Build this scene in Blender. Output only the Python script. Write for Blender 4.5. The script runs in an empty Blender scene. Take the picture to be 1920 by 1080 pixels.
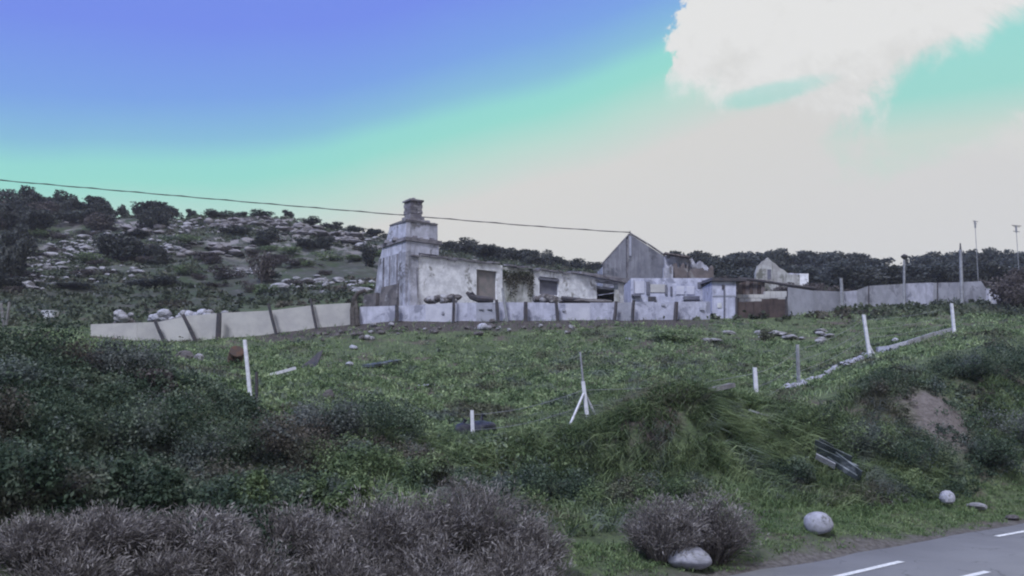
import bpy, math, random
import numpy as np
from mathutils import Vector
random.seed(7); rng = np.random.default_rng(7)
S = bpy.context.scene
COL = S.collection
# ------------------------------------------------------------------ camera
F = 1663.0; EYE = 2.5; HAZE = .00045; PITCH = math.atan(220 / F)
cam = bpy.data.cameras.new('camera'); co = bpy.data.objects.new('camera', cam); COL.objects.link(co)
cam.sensor_width = 36; cam.lens = 36 * F / 1920; cam.clip_start = 0.1; cam.clip_end = 3000
co.location = (0, 0, EYE); co.rotation_euler = (math.pi / 2 + PITCH, 0, 0); S.camera = co
S.render.resolution_x = 1024; S.render.resolution_y = 576
S.view_settings.view_transform = 'Standard'; S.view_settings.look = 'None'
S.view_settings.gamma = 1; S.view_settings.exposure = 1.2; S.view_settings.use_curve_mapping = False
S.render.engine = 'CYCLES'
S.cycles.pixel_filter_type = 'BLACKMAN_HARRIS'; S.cycles.filter_width = 2.1
SUN_EL, SUN_AZ = math.radians(50), math.radians(208)      # azimuth from +Y clockwise: behind the camera, to its left
sd = Vector((math.sin(SUN_AZ) * math.cos(SUN_EL), math.cos(SUN_AZ) * math.cos(SUN_EL), math.sin(SUN_EL)))
sl = bpy.data.lights.new('sun', 'SUN'); sl.energy = 1.5; sl.angle = math.radians(12); sl.color = (.92, .96, 1)
so = bpy.data.objects.new('sun', sl); COL.objects.link(so); so.rotation_euler = sd.to_track_quat('Z', 'Y').to_euler()

def lin(c):
    return tuple(((v / 255) / 12.92 if v / 255 <= .04045 else ((v / 255 + .055) / 1.055) ** 2.4) for v in c) + (1,)

class NT:
    """small node helper"""
    def __init__(s, tree): s.t = tree; s.n = tree.nodes; s.l = tree.links
    def node(s, typ, **kw):
        n = s.n.new(typ)
        for k, v in kw.items(): setattr(n, k, v)
        return n
    def put(s, sock, v):
        if isinstance(v, bpy.types.NodeSocket): s.l.new(v, sock)
        else: sock.default_value = v
    def math(s, op, a, b=0.0, c=0.0, clamp=False):
        n = s.node('ShaderNodeMath', operation=op, use_clamp=clamp)
        s.put(n.inputs[0], a); s.put(n.inputs[1], b); s.put(n.inputs[2], c)
        return n.outputs[0]
    def rng(s, v, a, b, c=0.0, d=1.0, smooth=True):
        n = s.node('ShaderNodeMapRange', interpolation_type='SMOOTHSTEP' if smooth else 'LINEAR')
        s.put(n.inputs[0], v); n.inputs[1].default_value = a; n.inputs[2].default_value = b
        n.inputs[3].default_value = c; n.inputs[4].default_value = d
        return n.outputs[0]
    def mix(s, f, a, b, blend='MIX'):
        n = s.node('ShaderNodeMix', data_type='RGBA', blend_type=blend)
        s.put(n.inputs[0], f); s.put(n.inputs[6], a); s.put(n.inputs[7], b)
        return n.outputs[2]
    def noise(s, vec, scale, detail=4.0, rough=.55, dist=0.0):
        n = s.node('ShaderNodeTexNoise')
        if vec is not None: s.l.new(vec, n.inputs['Vector'])
        n.inputs['Scale'].default_value = scale; n.inputs['Detail'].default_value = detail
        n.inputs['Roughness'].default_value = rough; n.inputs['Distortion'].default_value = dist
        return n.outputs['Fac']
    def ramp(s, f, stops, interp='LINEAR'):
        n = s.node('ShaderNodeValToRGB'); n.color_ramp.interpolation = interp
        s.put(n.inputs[0], f); e = n.color_ramp.elements
        while len(e) < len(stops): e.new(.5)
        for i, (p, c) in enumerate(stops): e[i].position = p; e[i].color = c
        return n.outputs[0]

# ------------------------------------------------------------------ sky
W = bpy.data.worlds.new('World'); S.world = W; W.use_nodes = True
W.node_tree.nodes.clear(); k = NT(W.node_tree)
tc = k.node('ShaderNodeTexCoord').outputs['Generated']
sep = k.node('ShaderNodeSeparateXYZ'); k.l.new(tc, sep.inputs[0])
X, Y, Z = sep.outputs
el = k.math('MULTIPLY', k.math('ARCSINE', Z), 57.2958)
n1 = k.noise(tc, 3.0, 3, .5); n2 = k.noise(tc, 14.0, 8, .68, .35)
nb = k.math('SUBTRACT', n2, .5)
q = k.math('SUBTRACT', el, k.math('MULTIPLY', k.math('MAXIMUM', X, -.208), 16.0))
q = k.math('ADD', q, k.math('MULTIPLY', k.math('MINIMUM', k.math('MAXIMUM', k.math('SUBTRACT', -.208, X), 0.0), .4), 7.7))
q = k.math('ADD', q, k.math('MULTIPLY', k.math('SUBTRACT', n1, .5), 2.2))
qf = k.math('DIVIDE', q, 60.0)
base = k.ramp(qf, [(0.0, lin((206, 206, 207))), (13.6 / 60, lin((210, 209, 206))), (16.2 / 60, lin((182, 214, 204))),
                   (18.3 / 60, lin((148, 214, 203))), (19.3 / 60, lin((145, 212, 206))), (20.6 / 60, lin((132, 186, 214))), (23.0 / 60, lin((119, 160, 225))),
                   (27 / 60, lin((113, 138, 229))), (1.0, lin((106, 126, 216)))])
def angle(deg): return math.radians(deg)
# cloud bank: everything right of a ragged edge and above its base
edge = k.math('ADD', k.math('MULTIPLY', X, 57.3), k.math('MULTIPLY', nb, 8.0))
low = k.math('ADD', el, k.math('MULTIPLY', nb, 5.0))
cl = k.math('MULTIPLY', k.rng(edge, 9.3, 9.9), k.rng(k.math('SUBTRACT', low, k.math('MULTIPLY', k.math('SUBTRACT', k.math('MULTIPLY', X, 57.3), 10.0), -.35)), 19.6, 21.2))
def gap(az, e, ra, re, tilt, soft=.5, amp=2.2):
    dx = k.math('SUBTRACT', k.math('MULTIPLY', X, 57.3), az); de = k.math('SUBTRACT', el, e)
    a = k.math('ADD', k.math('MULTIPLY', dx, math.cos(tilt) / ra), k.math('MULTIPLY', de, math.sin(tilt) / ra))
    b = k.math('SUBTRACT', k.math('MULTIPLY', de, math.cos(tilt) / re), k.math('MULTIPLY', dx, math.sin(tilt) / re))
    r = k.math('SQRT', k.math('ADD', k.math('MULTIPLY', a, a), k.math('MULTIPLY', b, b)))
    r = k.math('ADD', r, k.math('MULTIPLY', nb, amp))
    return k.rng(r, 1.0 - soft * .5, 1.0 + soft, 1.0, 0.0)
g1 = gap(26.4, 18.0, 5.8, 2.5, .42, .45, 1.9); g2 = gap(15.4, 19.1, 2.5, .5, .15, .7, 2.0)
g3 = gap(62, 33, 14, 6, .3, .4); g4 = gap(-150, 30, 10, 10, 0, .4)
front = k.rng(Y, 0.0, .3)
teal = lin((150, 212, 202))
c1 = k.mix(cl, base, k.ramp(k.math('DIVIDE', k.math('ADD', el, k.math('MULTIPLY', nb, 26.0)), 60.0), [(16 / 60, lin((211, 211, 209))), (22 / 60, lin((224, 224, 223)))]))
gg = k.math('MULTIPLY', k.math('MAXIMUM', k.math('MULTIPLY', g2, .55), k.math('MULTIPLY', g1, .95)), front)
tealc = k.ramp(k.math('DIVIDE', el, 60.0), [(.262, lin((196, 211, 203))), (.30, lin((150, 212, 202))), (.38, lin((143, 212, 208))), (.6, lin((125, 160, 225)))])
c2 = k.mix(gg, c1, tealc)
nish = k.node('ShaderNodeTexSky', sky_type='NISHITA'); nish.sun_disc = False
nish.sun_elevation = SUN_EL; nish.sun_rotation = SUN_AZ
bg = k.node('ShaderNodeBackground'); k.l.new(nish.outputs[0], bg.inputs[0]); bg.inputs[1].default_value = 0.001
bg2 = k.node('ShaderNodeBackground'); k.l.new(c2, bg2.inputs[0]); bg2.inputs[1].default_value = 0.455
ad = k.node('ShaderNodeAddShader'); k.l.new(bg.outputs[0], ad.inputs[0]); k.l.new(bg2.outputs[0], ad.inputs[1])
wo = k.node('ShaderNodeOutputWorld'); k.l.new(ad.outputs[0], wo.inputs[0])

# ------------------------------------------------------------------ pixel -> place
CP, SP = math.cos(PITCH), math.sin(PITCH)
def at(px, py, Yd):
    cx = (px - 960) / F; cy = (540 - py) / F
    d = (cx, CP - cy * SP, SP + cy * CP); s = Yd / d[1]
    return Vector((d[0] * s, Yd, EYE + d[2] * s))
U = Vector((.795, .607)); U.normalize(); N = Vector((-U.y, U.x)); P0 = Vector((3.55, 13.8))
def ts(t, s): return P0.x + U.x * t + N.x * s, P0.y + U.y * t + N.y * s
def to_s(x, y): return (x - P0.x) * N.x + (y - P0.y) * N.y
def to_t(x, y): return (x - P0.x) * U.x + (y - P0.y) * U.y

# perimeter lines: (px, top, bottom, Y)
LEFTF = [(170, 608, 628, 43), (257, 605, 637, 43.6), (300, 603, 641, 44), (355, 592, 641, 44.2), (411, 587, 635, 44.6), (510, 582, 626, 45.4), (588, 572, 616, 46), (657, 568, 609, 46.6)]
MIDF = [(674, 575, 609, 46.4), (744, 573, 602, 46.6), (851, 567, 602, 47), (935, 567, 602, 47.4), (985, 568, 601, 47.8), (1060, 568, 601, 48.3), (1153, 568, 600, 49), (1187, 567, 600, 49.2), (1267, 566, 600, 49.8), (1332, 565, 599, 50.4)]
RIGHTF = [(1477, 538, 594, 51.5), (1526, 545, 588, 53), (1577, 547, 582, 55), (1607, 544, 577, 56), (1629, 536, 576, 56.8), (1694, 532, 576, 58.5), (1750, 530, 572, 60), (1802, 529, 569, 61.5), (1840, 527, 570, 62.3), (1849, 541, 571, 62.6), (1875, 543, 574, 63), (1894, 560, 578, 63.2)]
ctrl = [
 (1300,960,16.8),(1300,880,19.6),(1300,755,20.4),(1300,730,21),(1300,740,23),(1300,742,26),(1300,700,31),(1300,650,40),
 (1200,970,16.4),(1200,890,19.8),(1200,775,20.5),(1200,760,21.2),(1390,930,18),(1390,850,20.6),(1390,760,21.6),(1390,745,22.6),(1420,790,21.5),
 (1100,1010,14.6),(1100,955,18),(1100,900,20.0),(1100,815,20.7),(1100,804,21.3),(1100,796,23),(1100,750,28),(1100,700,34),(1100,650,41),
 (990,970,17),(990,905,19.9),(990,832,20.6),(990,821,21.3),(990,812,23),
 (885,1000,13.3),(885,950,17.5),(885,900,19.8),(885,850,20.5),(885,842,21.3),(885,836,24),(885,790,28),(885,720,34),(885,660,42),
 (700,960,12.3),(700,905,15.5),(700,860,18.0),(700,800,18.8),(700,782,21),(700,750,27),(700,700,34),(700,650,42),
 (460,1000,10.8),(460,900,14.5),(460,850,16.6),(460,810,17.3),(460,775,22),(460,745,24),(460,700,31),(460,660,40),
 (250,1000,10),(250,915,12.8),(250,860,14.4),(250,790,15.2),(250,715,18),(250,690,22),(250,670,32),
 (50,1000,9.2),(50,880,11.6),(50,830,12.8),(50,760,13.5),(50,710,15.5),(50,670,18),(50,650,25),(50,632,43),
 (-300,850,10),(-300,720,14),(-300,650,20),(-300,625,43),
 (1480,950,18.2),(1480,890,20.8),(1480,800,21.8),(1480,765,24.5),(1480,740,28),(1480,730,32),(1480,690,37),(1480,640,45),
 (1640,960,19.2),(1640,885,22.2),(1640,770,23.6),(1640,715,27),(1640,690,30),(1640,670,35),(1640,630,45),
 (1760,950,20.5),(1760,880,22.8),(1760,750,24.2),(1760,695,26.2),(1760,665,30),(1760,640,38),(1788,620,46),
 (1880,950,22),(1880,865,24.2),(1880,725,25.6),(1880,655,29),(1880,625,34),(1880,595,50),
 (2200,900,28),(2200,650,33),(2200,600,42),(2200,550,62),
 # the hill on the left
 (100,600,54),(100,560,64),(100,500,85),(100,440,105),(100,412,125),(0,405,128),(-400,355,120),(-900,350,110),
 (400,585,58),(400,540,72),(400,490,90),(400,440,108),(400,412,125),(250,412,127),(520,410,122),
 (650,560,58),(650,530,72),(650,480,95),(650,440,118),(720,450,118),(840,478,116),(1000,505,118),(1100,514,120),
 (850,560,62),(1000,570,66),(1200,575,68),(1400,575,70),(1250,520,122),(1350,515,132),(1470,500,140),(1600,505,140),(1720,520,140),(1900,508,140),
 (1600,560,72),(1800,555,76),(1700,540,100),(1900,535,100),(1500,545,95),(2300,490,130),(2800,470,120),(2300,545,80),
]
pts = [at(*c) for c in ctrl]
for c in LEFTF + MIDF + RIGHTF: pts.append(at(c[0], c[2], c[3]))
pts.append(at(1380, 598, 50.8)); pts.append(at(1430, 596, 51.2))
C = [(p.x, p.y, p.z) for p in pts]
for t in range(-60, 121, 6):
    for s_, z_ in ((-11, -.05), (-6, 0), (0, 0), (.9, .04)): C.append((*ts(t, s_), z_))
for t in (-30, -45, -60): 
    for s_, z_ in ((2.5, .8), (6, 2.4), (12, 4), (30, 7.5), (60, 16)): C.append((*ts(t, s_), z_))
for t in (50, 65, 85, 110):
    for s_, z_ in ((3, 1.2), (6, 4.2), (12, 6), (30, 9), (60, 16)): C.append((*ts(t, s_), z_))
for s_, zz in ((-18, -.4), (-30, -1.5), (-60, -4), (-120, -6)):
    for t in (-90, -45, 0, 45, 90): C.append((*ts(t, s_), zz))
for x_ in (-240, -120, -60, 0, 60, 120, 240):
    C.append((x_, 175, 22)); C.append((x_, 260, 12)); C.append((x_, 600, 0))
for x_ in (-600, 600):
    for y_ in (-200, 0, 200, 600): C.append((x_, y_, 4))
C = np.array(C, float)
D = np.sqrt(((C[:, None, :2] - C[None, :, :2]) ** 2).sum(-1) + .08)
CW = np.linalg.solve(D + np.eye(len(C)) * -.06, C[:, 2] - 3.0)
_r = np.random.default_rng(3)
WV = [(_r.uniform(0, 6.28), _r.uniform(0, 6.28)) for _ in range(40)]
def wav(x, y, sc, oct=5, seed=0):
    v = 0; a = 1.0; tot = 0
    for i in range(oct):
        for j in range(3):
            th, ph = WV[(i * 3 + j + seed * 7) % 40]
            f = sc * 2 ** i * (.8 + .15 * j)
            v = v + a * np.sin(f * (x * math.cos(th) + y * math.sin(th)) + ph + 1.3 * np.sin(f * .6 * (y * math.cos(th) - x * math.sin(th)) + ph * 2))
            tot += a * .7
        a *= .55
    return v / tot
def H(x, y):
    x = np.atleast_1d(np.asarray(x, float)); y = np.atleast_1d(np.asarray(y, float))
    z = np.empty(len(x))
    for i in range(0, len(x), 20000):
        sl_ = slice(i, i + 20000)
        d = np.sqrt((x[sl_, None] - C[None, :, 0]) ** 2 + (y[sl_, None] - C[None, :, 1]) ** 2 + .08)
        z[sl_] = 3.0 + d @ CW
    s = to_s(x, y)
    far = np.clip((y - 55) / 40, 0, 1)
    amp = np.clip((s - 1.5) / 4, 0, 1)
    z = z + amp * (.05 + .55 * far) * wav(x, y, .9 - .0, 4) + amp * .035 * wav(x, y, 3.2, 3, 2) * (1 - far) + far * .35 * np.abs(wav(x, y, .35, 4, 1))
    k_ = np.clip((s - .05) / .7, 0, 1)
    flat = (s > -9.2)
    z = np.where((s < .75) & flat, np.where(s < .75, -.07 * (1 - k_) + k_ * np.maximum(z, .01), z), z)
    z = np.where((s <= .05) & flat, -.07, z)
    z = np.where((s <= -9.2) & (s > -14), np.minimum(z, -.05), z)
    return z
def h1(x, y): return float(H(x, y)[0])
YS = np.geomspace(7.5, 170, 420)
def hit(px, py):
    a = at(px, py, 1.0); o = np.array([0, 0, EYE]); d = np.array(a) - o
    x = d[0] * YS; y = YS; z = EYE + d[2] * YS
    g = H(x, y); w = np.where(z < g)[0]
    i = w[0] if len(w) else len(YS) - 1
    return Vector((x[i], y[i], g[i]))
def road_hit(px, py):
    a = at(px, py, 1.0); t = EYE / (EYE - a.z); return Vector((a.x * t, t, 0))

# ------------------------------------------------------------------ materials
MATS = {}
def new_mat(name):
    m = bpy.data.materials.new(name); m.use_nodes = True; t = m.node_tree; t.nodes.clear()
    k = NT(t); o = k.node('ShaderNodeOutputMaterial'); b = k.node('ShaderNodeBsdfPrincipled')
    k.l.new(b.outputs[0], o.inputs[0]); b.inputs['Specular IOR Level'].default_value = .25
    MATS[name] = m
    return m, k, b
def bump(k, b, h, strength=.5, dist=.05):
    n = k.node('ShaderNodeBump'); n.inputs['Strength'].default_value = strength; n.inputs['Distance'].default_value = dist
    k.l.new(h, n.inputs['Height']); k.l.new(n.outputs[0], b.inputs['Normal'])
def surf(name, c1, c2, c3=None, scale=2.0, rough=.85, bs=.4, stain=None, metal=0, streak=None, detail=6):
    """weathered surface: two tones + optional flaked third tone, optional streaks that run down"""
    m, k, b = new_mat(name)
    oc = k.node('ShaderNodeTexCoord').outputs['Object']
    n = k.noise(oc, scale, detail, .62)
    col = k.mix(k.rng(n, .36, .62), c1 + (1,), c2 + (1,))
    if c3:
        n2_ = k.noise(oc, scale * .45, 8, .7, .4)
        col = k.mix(k.rng(n2_, .54, .62), col, c3 + (1,))
    if streak:
        mp = k.node('ShaderNodeMapping'); k.l.new(oc, mp.inputs[0]); mp.inputs['Scale'].default_value = (2.4, 2.4, .25)
        n3 = k.noise(mp.outputs[0], 2.0, 5, .6)
        col = k.mix(k.rng(n3, .5, .72), col, streak + (1,))
    k.l.new(col, b.inputs['Base Color']); b.inputs['Roughness'].default_value = rough; b.inputs['Metallic'].default_value = metal
    bump(k, b, k.noise(oc, scale * 6, 6, .7), bs, .04)
    return m
def foliage(name, ca, cb, cc, scale=.6, rough=.65, trans=.25, drifts=0):
    """leaf colour varied leaf by leaf (tint attribute) and from clump to clump"""
    m, k, b = new_mat(name)
    oc = k.node('ShaderNodeNewGeometry').outputs['Position']
    at_ = k.node('ShaderNodeAttribute'); at_.attribute_name = 'tint'
    n = k.noise(oc, scale, 4, .6)
    f = k.math('ADD', k.math('MULTIPLY', at_.outputs['Fac'], .55), k.math('MULTIPLY', k.rng(n, .32, .68), .45))
    col = k.ramp(f, [(.12, ca + (1,)), (.5, cb + (1,)), (.9, cc + (1,))])
    if drifts:
        d1 = k.rng(k.noise(oc, drifts, 5, .6), .53, .62); d2 = k.rng(k.noise(oc, drifts * 1.7, 4, .6, 1.0), .54, .62)
        col = k.mix(k.math('MULTIPLY', d1, .75), col, k.mix(at_.outputs['Fac'], (.04, .032, .03, 1), (.12, .1, .09, 1)))
        col = k.mix(k.math('MULTIPLY', d2, .7), col, k.mix(at_.outputs['Fac'], (.06, .075, .075, 1), (.17, .19, .195, 1)))
    k.l.new(col, b.inputs['Base Color']); b.inputs['Roughness'].default_value = rough
    tr = k.node('ShaderNodeBsdfTranslucent'); k.l.new(col, tr.inputs[0])
    mx = k.node('ShaderNodeMixShader'); mx.inputs[0].default_value = trans
    o = [x for x in k.n if x.type == 'OUTPUT_MATERIAL'][0]
    k.l.new(b.outputs[0], mx.inputs[1]); k.l.new(tr.outputs[0], mx.inputs[2]); k.l.new(mx.outputs[0], o.inputs[0])
    return m
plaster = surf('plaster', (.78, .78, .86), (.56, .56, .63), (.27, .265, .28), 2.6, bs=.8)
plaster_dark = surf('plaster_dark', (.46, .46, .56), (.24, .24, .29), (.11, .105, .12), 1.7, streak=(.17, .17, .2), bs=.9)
plaster_vine = surf('plaster_vine', (.36, .36, .37), (.56, .56, .6), (.17, .17, .16), 2.2, streak=(.13, .14, .12), bs=.9)
stone_dark = surf('stone_dark', (.13, .12, .15), (.22, .21, .24), (.08, .075, .09), 2.4, bs=1)
gable_mat = surf('gable_render', (.12, .12, .15), (.18, .18, .215), (.08, .08, .1), .9, streak=(.24, .24, .28))
infill = surf('infill', (.17, .165, .17), (.23, .2, .21), None, 2.5, bs=.7)
infill_dark = surf('infill_dark', (.1, .1, .14), (.15, .15, .19), None, 2.5, bs=.7)
blue_white = surf('blue_white_board', (.48, .485, .62), (.36, .365, .475), (.22, .225, .3), 2.4, streak=(.31, .315, .42))
cream_board = surf('cream_board', (.45, .44, .45), (.38, .37, .39), None, 1.2)
pale_board = surf('pale_board', (.5, .5, .6), (.42, .42, .52), None, 2)
grey_board = surf('grey_board', (.34, .345, .43), (.27, .275, .34), (.2, .2, .25), 1.6)
dark_metal = surf('dark_metal', (.04, .042, .055), (.07, .06, .07), None, 5, rough=.6)
rust = surf('rust', (.05, .036, .038), (.075, .055, .055), (.035, .028, .033), 2.2, rough=.8, streak=(.03, .022, .025))
rust_light = surf('rust_light', (.15, .125, .13), (.1, .085, .09), (.2, .19, .2), 2)
white_post = surf('white_paint', (.66, .66, .74), (.52, .52, .6), (.4, .4, .45), 6, rough=.7)
grey_post = surf('grey_post', (.28, .29, .33), (.2, .2, .23), None, 5)
rock = surf('pale_rock', (.36, .355, .4), (.2, .195, .22), (.1, .1, .1), 1.1, bs=1)
rock_mauve = surf('mauve_rock', (.27, .255, .28), (.14, .13, .145), (.075, .078, .07), .9, bs=1)
rock_white = surf('white_boulder', (.48, .48, .58), (.36, .36, .43), (.2, .2, .21), 3.2, bs=.9)
rubble_m = surf('rubble', (.15, .135, .14), (.08, .072, .08), (.26, .25, .27), 2, bs=1)
black_bag = surf('black_plastic', (.018, .02, .035), (.03, .03, .045), None, 4, rough=.35)
orange = surf('orange_rust', (.1, .055, .04), (.06, .045, .042), None, 4)
wood = surf('weathered_wood', (.24, .235, .25), (.15, .14, .15), None, 6, streak=(.1, .1, .11))
bark = surf('bark', (.06, .05, .05), (.1, .09, .09), None, 5, bs=1)
dark_debris = surf('dark_debris', (.03, .04, .045), (.08, .095, .11), (.2, .22, .25), 2.6, rough=.5)
shade_black = surf('room_shade', (.012, .012, .02), (.02, .02, .03), None, 3)  # near-black colour standing for the shade inside the doorway

def ground_material():
    m, k, b = new_mat('ground')
    g = k.node('ShaderNodeNewGeometry'); pos = g.outputs['Position']
    sp = k.node('ShaderNodeSeparateXYZ'); k.l.new(pos, sp.inputs[0])
    nb_ = k.noise(pos, .12, 5, .6); ns = k.noise(pos, 1.6, 6, .65); nf = k.noise(pos, 9, 5, .7)
    green = k.mix(k.rng(ns, .35, .65), (.065, .09, .045, 1), (.12, .155, .08, 1))
    green = k.mix(k.rng(nf, .4, .7), green, (.04, .05, .035, 1))
    earth = k.mix(k.rng(nf, .35, .7), (.075, .06, .055, 1), (.13, .11, .1, 1))
    col = k.mix(k.rng(k.noise(pos, .5, 5, .6), .52, .64), green, earth)
    # hill: scrub, rock and thin grass
    hill = k.rng(sp.outputs[1], 52, 66)
    scrub = k.mix(k.rng(k.noise(pos, .35, 6, .65), .42, .6), (.042, .058, .034, 1), (.055, .058, .052, 1))
    scrub = k.mix(k.rng(k.noise(pos, 1.1, 6, .7), .54, .66), scrub, (.1, .098, .1, 1))
    rocky = k.math('MULTIPLY', k.rng(k.noise(pos, .28, 7, .7, .6), .5, .58), k.rng(sp.outputs[2], 12, 24))
    scrub = k.mix(rocky, scrub, (.22, .205, .22, 1))
    col = k.mix(hill, col, scrub)
    # trodden dark earth along the foot of the low fence
    fl = k.math('SUBTRACT', k.math('ADD', k.math('MULTIPLY', sp.outputs[0], .19), 48.0), sp.outputs[1])
    fl = k.math('ADD', fl, k.math('MULTIPLY', k.math('SUBTRACT', ns, .5), 3.0))
    strip = k.math('MULTIPLY', k.rng(fl, 1.8, 2.9, 1, 0), k.rng(fl, -3.5, -2.5))
    strip = k.math('MULTIPLY', strip, k.rng(sp.outputs[0], -14, -12)); strip = k.math('MULTIPLY', strip, k.rng(sp.outputs[0], 14, 9))
    col = k.mix(strip, col, k.mix(k.rng(nf, .35, .65), (.035, .03, .033, 1), (.09, .078, .078, 1)))
    # bare earth slip in the cut bank
    v = k.node('ShaderNodeVectorMath', operation='DISTANCE'); k.l.new(pos, v.inputs[0]); v.inputs[1].default_value = tuple(SLIP)
    dd = k.math('ADD', v.outputs['Value'], k.math('MULTIPLY', k.math('SUBTRACT', ns, .5), 1.6))
    col = k.mix(k.rng(dd, .7, 1.7, 1, 0), col, k.mix(k.rng(nf, .3, .7), (.1, .085, .085, 1), (.17, .15, .15, 1)))
    # gravelly strip beside the asphalt
    d2 = k.math('ADD', k.math('MULTIPLY', k.math('SUBTRACT', sp.outputs[0], P0.x), N.x), k.math('MULTIPLY', k.math('SUBTRACT', sp.outputs[1], P0.y), N.y))
    d2 = k.math('ADD', d2, k.math('MULTIPLY', k.math('SUBTRACT', ns, .5), .9))
    col = k.mix(k.rng(d2, .3, .75, 1, 0), col, k.mix(k.rng(nf, .35, .65), (.07, .062, .06, 1), (.15, .14, .14, 1)))
    k.l.new(col, b.inputs['Base Color']); b.inputs['Roughness'].default_value = .95
    bump(k, b, nf, 1.0, .06)
    return m
SLIP = hit(1765, 785)
ground_m = ground_material()
def asphalt_material():
    m, k, b = new_mat('asphalt')
    pos = k.node('ShaderNodeNewGeometry').outputs['Position']
    n = k.noise(pos, .7, 5, .6); n2_ = k.noise(pos, 60, 3, .7)
    col = k.mix(k.rng(n, .35, .65), (.2, .2, .21, 1), (.245, .245, .255, 1))
    col = k.mix(k.rng(n2_, .4, .75), col, (.19, .19, .21, 1))
    vo = k.node('ShaderNodeTexVoronoi', feature='DISTANCE_TO_EDGE'); vo.inputs['Scale'].default_value = .55
    wp = k.node('ShaderNodeVectorMath', operation='ADD'); k.l.new(pos, wp.inputs[0]); nz = k.node('ShaderNodeTexNoise'); k.l.new(pos, nz.inputs['Vector']); nz.inputs['Scale'].default_value = 1.5; nz.inputs['Detail'].default_value = 5
    k.l.new(nz.outputs['Color'], wp.inputs[1]); k.l.new(wp.outputs[0], vo.inputs['Vector'])
    crack = k.math('MULTIPLY', k.rng(vo.outputs['Distance'], .0, .012, 1, 0), k.rng(n, .45, .6))
    col = k.mix(k.math('MULTIPLY', crack, .7), col, (.05, .05, .055, 1))
    col = k.mix(k.math('MULTIPLY', k.rng(k.noise(pos, .35, 4, .6), .5, .7), .35), col, (.1, .1, .11, 1))
    k.l.new(col, b.inputs['Base Color']); b.inputs['Roughness'].default_value = .8
    bump(k, b, n2_, .5, .006); return m
asphalt = asphalt_material()
roadpaint = surf('road_paint', (.75, .76, .78), (.55, .56, .58), None, 9, bs=.3)

G1 = (.034, .055, .026); G2 = (.07, .105, .045); G3 = (.125, .16, .075)
f_field = foliage('field_weed', (.042, .07, .036), (.15, .215, .105), (.35, .42, .24), 1.6, drifts=.35)
f_bank = foliage('bank_grass', (.038, .062, .032), (.105, .15, .072), (.26, .32, .17), 1.2, drifts=.4)
f_bramble = foliage('bramble_leaf', (.018, .034, .022), (.055, .085, .055), (.17, .205, .15), 1.3, drifts=.4)
f_brownbr = foliage('brown_bramble', (.03, .03, .025), (.07, .062, .052), (.14, .125, .105), .9, drifts=.8)
f_grey = foliage('grey_weed', (.07, .085, .08), (.12, .135, .13), (.19, .2, .2), .8)
f_dry = foliage('dry_twig', (.04, .033, .033), (.085, .073, .072), (.19, .17, .17), 1.6, trans=.1)
f_dryleaf = foliage('dry_leaf', (.058, .051, .05), (.165, .15, .15), (.41, .385, .39), 2.6)
f_verge = foliage('verge_grass', (.055, .095, .042), (.115, .17, .075), (.23, .28, .15), 1.4)
f_tree = foliage('oak_leaf', (.026, .03, .032), (.05, .056, .056), (.095, .1, .1), .3)
f_treeb = foliage('hazed_oak_leaf', (.03, .038, .042), (.062, .072, .08), (.115, .125, .135), .3)  # blue haze of distance put into the leaf colour
f_scrub = foliage('scrub_leaf', (.025, .032, .024), (.062, .08, .05), (.14, .155, .115), .25, drifts=.12)
f_brownscrub = foliage('brown_scrub', (.05, .042, .045), (.085, .072, .075), (.13, .115, .115), .4)

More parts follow.
